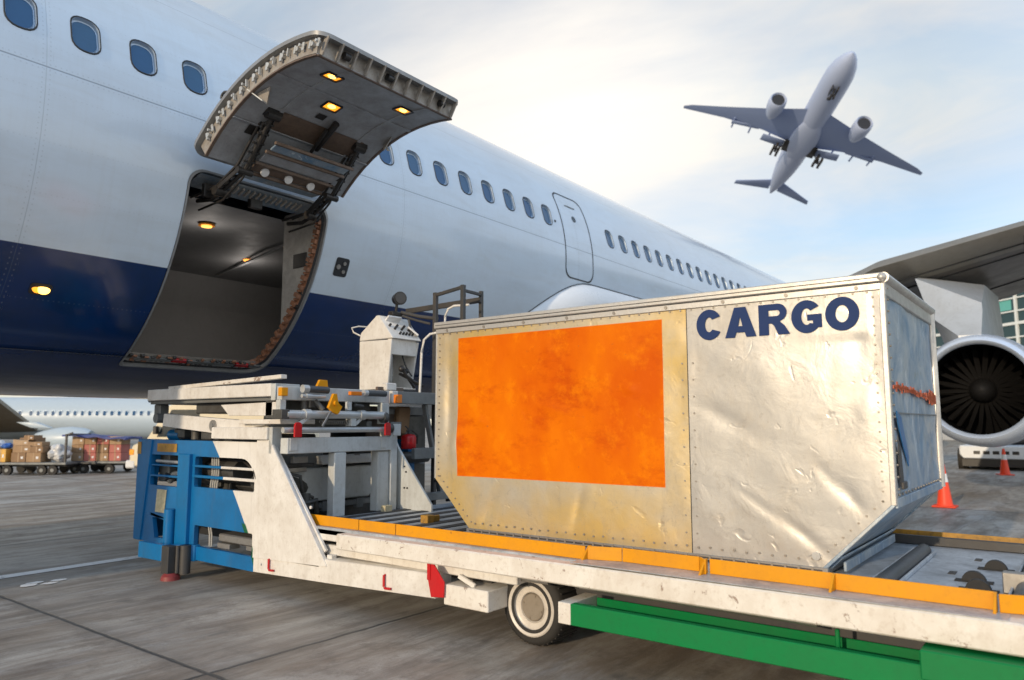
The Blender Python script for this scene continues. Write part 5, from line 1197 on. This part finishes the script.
jp('engine_nacelle', 'farjet', lambda k: k.lathe([(.3,-1.5), (.44,-1.1), (.58,-.4), (.62,.3), (.56,.9), (.42,1.3), (.34,1.25), (.2,1.1)], (13.1, -13.6, .64), 'x', 32))
jp('engine_pylon', 'farjet', lambda k: k.prism([(11.4,1.2),(12.4,1.2),(11.6,1.5),(10.6,1.5)], 'y', -13.8, -13.5, bev=.02))
jp('tail_fin', 'farjet', lambda k: k.prism([(21.5,2.2),(17,2.9),(20.4,6.2),(22.6,6.2)], 'y', -.12, .12, bev=.03))
for (x_, y_) in ((-11.5, 0), (5.5, -1.8), (5.5, 1.8)):
    gg = jp('gear_leg', 'greysteel', lambda k: k.cyl((x_, y_, .25), (x_, y_*.6, 1.2), .06)); jp('gear_wheel', 'rubber', lambda k: k.cyl((x_, y_-.12, .28), (x_, y_+.12, .28), .28, n=20), gg)

# ------------------------------------------------------------------ baggage carts with boxes
def cart(loc, rz, label, L, wheels, post=True):
    t = thing('baggage_cart', label, 'baggage cart', loc, rz, 'flat baggage carts on the apron')
    def cp(nm, mt, f, par=None): k = MB(); f(k); return k.build(nm, mt, par or t, keep=True)
    cp('platform', 'greysteel', lambda k: k.box(0, L, -.6, .6, .28, .345, bev=.01))
    cp('underframe', 'dark', lambda k: (k.box(.1, L-.1, -.4, .4, .22, .28), k.bar((L-.02, 0, .30), (L+.5, 0, .30), .05, .05)))
    for x_ in wheels:
        w_ = cp('wheel', 'rubber', lambda k: (k.cyl((x_, -.56, .13), (x_, -.46, .13), .13, n=20))); cp('hub', 'greysteel', lambda k: k.cyl((x_, -.57, .13), (x_, -.45, .13), .05, n=12), w_)
        cp('wheel', 'rubber', lambda k: (k.cyl((x_, .46, .13), (x_, .56, .13), .13, n=20)))
    if post:
        for y_ in (-.56, .56): cp('end_post', 'dark', lambda k: k.bar((L-.05, y_, .34), (L-.05, y_, 1.12), .05, .05))
        cp('end_rail', 'dark', lambda k: k.bar((L-.05, -.6, 1.10), (L-.05, .6, 1.10), .05, .05)); cp('end_hook', 'dark', lambda k: k.bar((L-.05, -.56, 1.10), (L+.12, -.56, 1.16), .04, .04))
    return t
D1 = 21.3
cA = cart(W(-14.45, D1, 0), az, 'flat baggage cart at the far left with the tall stack of brown boxes', 2.15, (.22, .50, 1.46, 1.76))
cC = cart(W(-12.62, 22.0, 0), az, 'flat baggage cart with netted cartons under a blue cover', 1.6, (.14, .38, 1.12), False)
GB = 'cartons piled on the baggage carts'
def carton(r, d, z, sx_, sy_, sz_, mt, label, rz=0.0):
    r += .36 if d < 21.6 else .12
    t = thing('carton', label, 'box', W(r, d, z), az+rz, GB)
    k = MB(); k.box(-sx_/2, sx_/2, -sy_/2, sy_/2, 0, sz_, bev=.008); k.build('carton_body', mt, t, keep=True)
    k = MB(); k.box(-.015, .015, -sy_/2-.003, -sy_/2-.001, 0, sz_, bev=0); k.build('packing_tape', 'cardboard2', t, keep=True)
    k = MB(); k.box(sx_*.18, sx_*.34, -sy_/2-.004, -sy_/2-.001, sz_*.35, sz_*.6, bev=0); k.build('paper_label', 'reflwhite', t, keep=True)
    return t
b = .35
carton(-14.02, D1-.3, b, .40, .5, .26, 'cardboard3', 'brown box at the bottom left of the stack on the left cart')
carton(-13.60, D1-.3, b, .41, .5, .26, 'cardboard', 'tan box at the bottom middle of the left cart stack')
carton(-13.95, D1-.3, b+.262, .48, .5, .20, 'cardboard', 'wide tan box in the second row of the left cart', .03)
carton(-13.52, D1-.3, b+.262, .36, .5, .17, 'cardboard3', 'darker brown box in the second row of the left cart', -.04)
carton(-13.97, D1-.3, b+.465, .34, .4, .14, 'cardboard2', 'pale box in the third row of the left cart stack')
carton(-13.62, D1-.3, b+.435, .38, .4, .12, 'cardboard', 'thin tan box in the third row of the left cart stack', .05)
carton(-13.80, D1-.3, b+.608, .30, .35, .13, 'cardboard3', 'small brown box topping the left cart stack', -.1)
carton(-14.28, D1-.1, b, .10, .5, .62, 'cardboard2', 'narrow pale box standing at the left end of the brown stack')
carton(-14.18, D1+.28, b, .5, .4, .66, 'cardboard3', 'tall dark box behind the brown stack on the left cart')
carton(-14.52, D1-.35, b, .30, .4, .36, 'yellowbox', 'bright yellow carton on the left end of the left cart')
def lump(nm, r, d, z, sx_, sy_, sz_, mt, label, cat, seed, sub=4, am=.35):
    k = MB(); c = W(r+.36, d, z+sz_/2)
    bmesh.ops.create_icosphere(k.bm, subdivisions=sub, radius=1)
    for v in k.bm.verts:
        n_ = 1+am*noise.noise(v.co*1.6+Vector((seed, 0, 0)))+am*.45*noise.noise(v.co*4.5+Vector((seed, 0, 0)))+am*.25*abs(noise.noise(v.co*11))
        v.co = Vector((v.co.x*sx_/2*n_, v.co.y*sy_/2*n_, max(-.5*sz_, v.co.z*sz_/2*n_)))
    t = k.build(nm, mt, None, smooth=30, keep=True); t.location = c; t.rotation_euler = (0,0,az); return tag(t, label, cat)
lump('wrapped_bundle', -13.08, D1-.2, .34, .55, .6, .50, 'foil', 'bundle in crumpled silver plastic at the right of the left cart', 'bundle', 2)
lump('cloth_bag', -14.46, D1-.35, .71, .28, .3, .16, 'bluebag', 'blue cloth bag resting on the yellow carton', 'bag', 5)
lump('striped_bag', -14.72, D1-.3, .70, .22, .3, .24, 'reflwhite', 'white bag at the left picture edge beside the blue bag', 'bag', 8)
carton(-14.76, D1-.2, b, .16, .4, .35, 'cardboard2', 'pale box under the white bag at the left picture edge')
rg = random.Random(13)
mts = ['cardboard2', 'pinkbox', 'cardboard', 'pinkbox', 'cardboard', 'pinkbox', 'cardboard3', 'pinkbox', 'cardboard2', 'cardboard', 'pinkbox', 'cardboard2']
cols = ['first', 'second', 'third', 'fourth']; rows_ = ['bottom', 'middle', 'top']
i = 0
for rr_ in range(3):
    for cc in range(4):
        mt = mts[i]; i += 1
        carton(-12.56+cc*.36, 21.7, .35+rr_*.235, .34, .5, .23, mt, '%s %s from the left in the %s row under the blue cover' % ({'pinkbox': 'pink carton', 'cardboard': 'tan carton', 'cardboard2': 'pale carton', 'cardboard3': 'dark brown carton'}[mt], cols[cc], rows_[rr_]), rg.uniform(-.03, .03))
t = MB()
def tarp(u, v): return Vector((u, v, 1.10+.03*noise.noise(Vector((u*3, v*3, 1)))-.05*abs(v)+.015*math.sin(u*9)-.06*u))
V1 = t.grid(tarp, [-.10+1.8*i/20 for i in range(21)], [-.5+1.0*i/10 for i in range(11)])
V2 = t.grid(lambda u, v: tarp(u, v)-Vector((0,0,.05)), [-.10+1.8*i/20 for i in range(21)], [-.5+1.0*i/10 for i in range(11)]); stitch(t, V1, V2)
to = t.build('tarpaulin', 'tarp', None, smooth=60, keep=True); to.location = W(-12.66, 21.7, .03); to.rotation_euler = (0,0,az); tag(to, 'dark blue rolled tarpaulin lying over the pink cartons', 'cover')
# ------------------------------------------------------------------ cream van behind the loader
VN = thing('parked_van', 'cream van facing left half hidden behind the blue loader frame', 'van', W(-9.56, 19.6, 0), az)
def vp(nm, mt, f, par=None): k = MB(); f(k); return k.build(nm, mt, par or VN, keep=True)
vp('body', 'cream', lambda k: k.prism([(0,.35),(.0,.62),(.06,.88),(.42,.98),(.90,1.86),(1.1,1.92),(4.2,1.92),(4.3,1.8),(4.3,.35)], 'y', -.85, .85, bev=.03))
vp('windscreen', 'glass', lambda k: k.prism([(.455,1.02),(.86,1.80),(.84,1.81),(.435,1.03)], 'y', -.72, .72, bev=0))
vp('side_window', 'glass', lambda k: k.prism([(.66,1.08),(1.0,1.76),(1.7,1.76),(1.7,1.08)], 'y', -.862, -.852, bev=0))
vp('bumper', 'reflwhite', lambda k: k.box(-.1, .15, -.86, .86, .30, .50, bev=.03))
vp('headlight', 'reflector', lambda k: k.box(-.02, .12, -.858, -.60, .62, .78, bev=.02))
vp('headlight', 'reflector', lambda k: k.box(-.02, .12, .60, .858, .62, .78, bev=.02))
vp('wing_mirror', 'black', lambda k: k.box(.62, .72, -1.02, -.87, 1.15, 1.35, bev=.02))
for (x_, y_) in ((.75, -.8), (.75, .8), (3.5, -.8), (3.5, .8)):
    w_ = vp('wheel', 'rubber', lambda k: k.cyl((x_, y_-.1, .3), (x_, y_+.1, .3), .3, n=24)); vp('hub', 'greysteel', lambda k: k.cyl((x_, y_-.105, .3), (x_, y_+.105, .3), .17, n=16), w_)

# ------------------------------------------------------------------ airliner flying overhead
CAMZ = 1.4; PIT = R(6.47)
F0 = Vector((.793*math.cos(PIT), .609*math.cos(PIT), math.sin(PIT))); R0 = Vector((.609, -.793, 0)); U0 = R0.cross(F0)
ctr = Vector((186.47, 50.78, 73.17))
MJ = Matrix(((-.8259,.47175,.30876),(-.54268,-.81366,-.20845),(.15289,-.33971,.92801)))
FJ = thing('flying_airplane', 'twin engined white airliner climbing overhead in the sky with its landing gear down', 'airplane', ctr)
FJ.rotation_mode = 'QUATERNION'; FJ.rotation_quaternion = MJ.to_quaternion()
def fp(nm, mt, f, par=None, sm=50): k = MB(); f(k); return k.build(nm, mt, par or FJ, smooth=sm, keep=True)
# local x = nose, y = wing left, z = up
fb_ = [(.02,33.5), (.9,32.6), (1.7,31), (2.5,28.6), (3.0,25.5), (3.1,22), (3.1,-10), (2.8,-16), (2.2,-22), (1.3,-28), (.3,-32.5)]
fz = {22: 0}
def fjb(k):
    k.lathe(fb_, (0,0,0), 'x', 36)
    for v in k.bm.verts:
        if v.co.x < -10: v.co.z += (-10-v.co.x)*.03
        if v.co.x > 25: v.co.z -= (v.co.x-25)*.05
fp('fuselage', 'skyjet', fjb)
for s in (1, -1):
    def wg(k):
        secs = [(2.0, 13.5, -2.0, -1.6, .9), (10, 8.4, -1.2, -.7, .55), (20, 2.2, -2.8, .7, .32), (29, -3.6, -6.0, 2.3, .16), (31, -5.4, -6.6, 2.6, .08)]
        prev = None
        for (y_, xl, xt, z_, th_) in secs:
            V = [k.bm.verts.new((x_, s*y_, z_+h)) for x_, h in ((xl,0), (xl*.7+xt*.3, th_), (xt,.0), (xl*.6+xt*.4, -th_*.7))]
            if prev:
                for i_ in range(4): k.bm.faces.new((prev[i_], prev[(i_+1) % 4], V[(i_+1) % 4], V[i_]))
            prev = V
        k.bm.faces.new(prev)
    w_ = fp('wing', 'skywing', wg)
    fp('flap', 'skywing', lambda k: [k.prism([(-1.0, s*4), (-.6, s*9.6), (-3.4, s*9.8), (-4.0, s*4)], 'z', -2.2, -2.0, bev=.02), k.prism([(-.9, s*11), (-1.6, s*18), (-2.9, s*18), (-2.2, s*11)], 'z', -.25, -.12, bev=.02)], w_)
    for y_ in (8, 13, 17.5): fp('flap_fairing', 'skywing', lambda k: k.tube([(2-.15*y_, s*y_, -.9+.1*y_*.6), (-1.6-.1*y_, s*y_, -1.6+.1*y_), (-4.0-.07*y_, s*y_, -1.5+.1*y_)], .22, 8), w_)
    n_ = fp('engine', 'skyjet', lambda k: k.lathe([(1.45,14.9), (1.7,15.4), (1.95,15.0), (2.05,13.7), (1.95,11.7), (1.4,9.3), (1.0,8.3), (.3,7.6)], (0, s*9.9, -2.7), 'x', 32))
    fp('fan', 'black', lambda k: k.cyl((14.8, s*9.9, -2.7), (14.95, s*9.9, -2.7), 1.62, n=28), n_)
    fp('engine_pylon', 'skywing', lambda k: k.box(6, 12.5, s*9.9-.2, s*9.9+.2, -2, -.6), n_)
    fp('tailplane', 'skywing', lambda k: k.prism([(-25, s*1.5), (-31.0, s*10.6), (-33.0, s*10.8), (-30.3, s*1.2)], 'z', .4, .65, bev=.05))
    ge = fp('main_gear', 'black', lambda k: (k.cyl((-2.6, s*5.2, -1.5), (-3.0, s*5.4, -4.6), .3), k.box(-4.4, .2, s*3.2-.8, s*3.2+.9, -2.75, -2.3), k.bar((-2.6, s*3.3, -2.0), (-3.0, s*5.4, -4.0), .2, .2)))
    fp('gear_wheel', 'black', lambda k: [k.cyl((-3.0+x_, s*5.4+y_-.25, -4.3), (-3.0+x_, s*5.4+y_+.25, -4.3), .62, n=16) for x_ in (-1.45, 0, 1.45) for y_ in (-.65, .65)], ge)
fp('tail_fin', 'skyjet', lambda k: k.prism([(-22,2.6),(-30,11.8),(-32.6,11.8),(-30.2,2.2)], 'y', -.2, .2, bev=.05))
ng = fp('nose_gear', 'black', lambda k: (k.cyl((24.5, 0, -2.8), (24.2, 0, -5.0), .18), k.box(22.6, 25.4, -.75, -.55, -3.9, -2.9), k.box(22.6, 25.4, .55, .75, -3.9, -2.9), k.box(20.4, 21.2, -.4, .4, -3.3, -3.08)))
fp('gear_wheel', 'black', lambda k: [k.cyl((24.2, y_-.18, -5.0), (24.2, y_+.18, -5.0), .55, n=16) for y_ in (-.35, .35)], ng)
fp('belly_fairing', 'skyjet', lambda k: k.sphere((1, 0, -2.1), 1, (10, 3.3, 1.45), 24, 14))

# ------------------------------------------------------------------ split parts that hold several separate pieces
SPLIT = {'small_roller','sill_fitting','control_knob','side_frame_post','side_tank','tube_clamp','wall_rib','ceiling_rib','guard_bar','gusset_bolt','ladder_rung','hydraulic_hose','black_hose','lock_plate','bridge_leg','latch_fitting',
         'sill_roller','hinge_recess','warning_strip','front_crossmember','curb_channel','chassis_frame','portal_post','platform_brace','guard_post','bracket','frame_lug','gear_wheel','flap',
         'hold_bulkhead','hold_liner','end_bracket','side_gusset','sill_tray','panel_ridge','panel_trim','corner_cap','top_frame','slant_rail','slant_step','bridge_nose','bridge_front','motor_plate','power_unit_stand'}
def islands(me):
    par = list(range(len(me.vertices)))
    def find(a):
        while par[a] != a: par[a] = par[par[a]]; a = par[a]
        return a
    for e in me.edges:
        a, b = find(e.vertices[0]), find(e.vertices[1])
        if a != b: par[a] = b
    g = {}
    for v in range(len(par)): g.setdefault(find(v), set()).add(v)
    return list(g.values())
for o in list(bpy.data.objects):
    if o.type != 'MESH' or o.parent is None or o.name.split('.')[0] not in SPLIT: continue
    isl = islands(o.data)
    if not 1 < len(isl) <= 30: continue
    base = o.data; nm = o.name.split('.')[0]
    for n_, vs in enumerate(isl):
        me = base.copy(); bm_ = bmesh.new(); bm_.from_mesh(me); bm_.verts.ensure_lookup_table()
        bmesh.ops.delete(bm_, geom=[v for v in bm_.verts if v.index not in vs], context='VERTS'); bm_.to_mesh(me); bm_.free()
        if n_ == 0: o.data = me
        else:
            c = o.copy(); c.data = me; c.name = nm; c.parent = o.parent; COL.objects.link(c)

# ------------------------------------------------------------------ camera
cam = bpy.data.cameras.new('Camera'); co = bpy.data.objects.new('Camera', cam); COL.objects.link(co)
cam.sensor_width = 36; cam.lens = 741/1024*36; cam.clip_start = .05; cam.clip_end = 3000
cam.dof.use_dof = True; cam.dof.focus_distance = 5.6; cam.dof.aperture_fstop = 1.9
co.location = (0, 0, 1.4); co.rotation_euler = (R(90+6.47), 0, R(-52.5)); S.camera = co

# ------------------------------------------------------------------ light
SEL = 14.0; SAZ = 181.0      # sun elevation, azimuth (deg, ccw from +X)
sd = Vector((math.cos(R(SAZ))*math.cos(R(SEL)), math.sin(R(SAZ))*math.cos(R(SEL)), math.sin(R(SEL))))
sl = bpy.data.lights.new('Sun', 'SUN'); so = bpy.data.objects.new('Sun', sl); COL.objects.link(so)
sl.energy = 2.1; sl.angle = R(.6); sl.color = (1, .80, .56)
so.rotation_euler = sd.to_track_quat('Z', 'Y').to_euler()
wd = bpy.data.worlds.new('World'); S.world = wd; wd.use_nodes = True; nt = wd.node_tree
bg = nt.nodes['Background']; sk = nt.nodes.new('ShaderNodeTexSky'); sk.sky_type = 'NISHITA'; sk.sun_disc = False
sk.sun_elevation = R(SEL); sk.sun_rotation = R(90-SAZ); sk.air_density = 1.0; sk.dust_density = .6; sk.ozone_density = 2.0
bg.inputs['Strength'].default_value = .15
tc = nd(nt, 'ShaderNodeTexCoord'); x, y, z = sep(nt, tc.outputs['Generated'])
den = mth(nt, 'ADD', mth(nt, 'MAXIMUM', z, .0), .22)
cb = nd(nt, 'ShaderNodeCombineXYZ'); nt.links.new(mth(nt, 'DIVIDE', x, den), cb.inputs[0]); nt.links.new(mth(nt, 'DIVIDE', y, den), cb.inputs[1])
mp = nd(nt, 'ShaderNodeMapping'); mp.inputs['Rotation'].default_value = (0,0,R(35)); mp.inputs['Scale'].default_value = (1.0, .55, 1); mp.inputs['Location'].default_value = (1.3, .4, 0); nt.links.new(cb.outputs[0], mp.inputs[0])
c1_ = noi(nt, mp.outputs[0], 1.0, 9, .56, .5); cover = ramp(nt, c1_, .36, .60)
c2_ = noi(nt, mp.outputs[0], 2.6, 9, .6, .8); fine = ramp(nt, c2_, .38, .64)
# clouds: pale blue-grey veil with creamy lit tops, brightest around one gap in the veil
def dot(v):
    n = nd(nt, 'ShaderNodeVectorMath', operation='DOT_PRODUCT'); nt.links.new(tc.outputs['Generated'], n.inputs[0]); n.inputs[1].default_value = v; return n.outputs['Value']
gd = Vector((.79, .53, .44)).normalized()
glow = mth(nt, 'POWER', mth(nt, 'MAXIMUM', dot(gd), 0), 26)
veil = mix(nt, fine, (3.0,3.6,4.1), (4.6,4.4,4.05))
veil = mix(nt, mth(nt, 'MULTIPLY', glow, .95), veil, (6.9,6.3,5.5))
hor = mth(nt, 'POWER', mth(nt, 'SUBTRACT', 1.0, mth(nt, 'MAXIMUM', z, 0), clamp=True), 5)
veil = mix(nt, mth(nt, 'MULTIPLY', hor, .5), veil, (5.6,5.1,4.5))
side = nd(nt, 'ShaderNodeMapRange', clamp=True); side.inputs['From Min'].default_value = -.45; side.inputs['From Max'].default_value = .12; side.inputs['To Min'].default_value = .12; nt.links.new(y, side.inputs['Value'])
tot = mth(nt, 'ADD', mth(nt, 'MULTIPLY', cover, .6), .38, clamp=True)
hz = ramp(nt, z, .0, .75)
thin = mix(nt, hz, (8.8,8.2,7.2), (3.1,4.9,7.6))  # unseen sky on the -Y side, brightened to fill the fuselage flank
side_fill = mix(nt, .75, sk.outputs[0], thin)
colr = mix(nt, mth(nt, 'SUBTRACT', 1.0, side.outputs[0]), mix(nt, tot, sk.outputs[0], veil), side_fill); nt.links.new(colr, bg.inputs['Color'])

# ------------------------------------------------------------------ render settings
S.view_settings.view_transform = 'Standard'; S.view_settings.look = 'None'; S.view_settings.gamma = 1; S.view_settings.use_curve_mapping = False
S.view_settings.exposure = .35
S.render.engine = 'CYCLES'; S.render.resolution_x = 1024; S.render.resolution_y = 680
S.cycles.max_bounces = 6
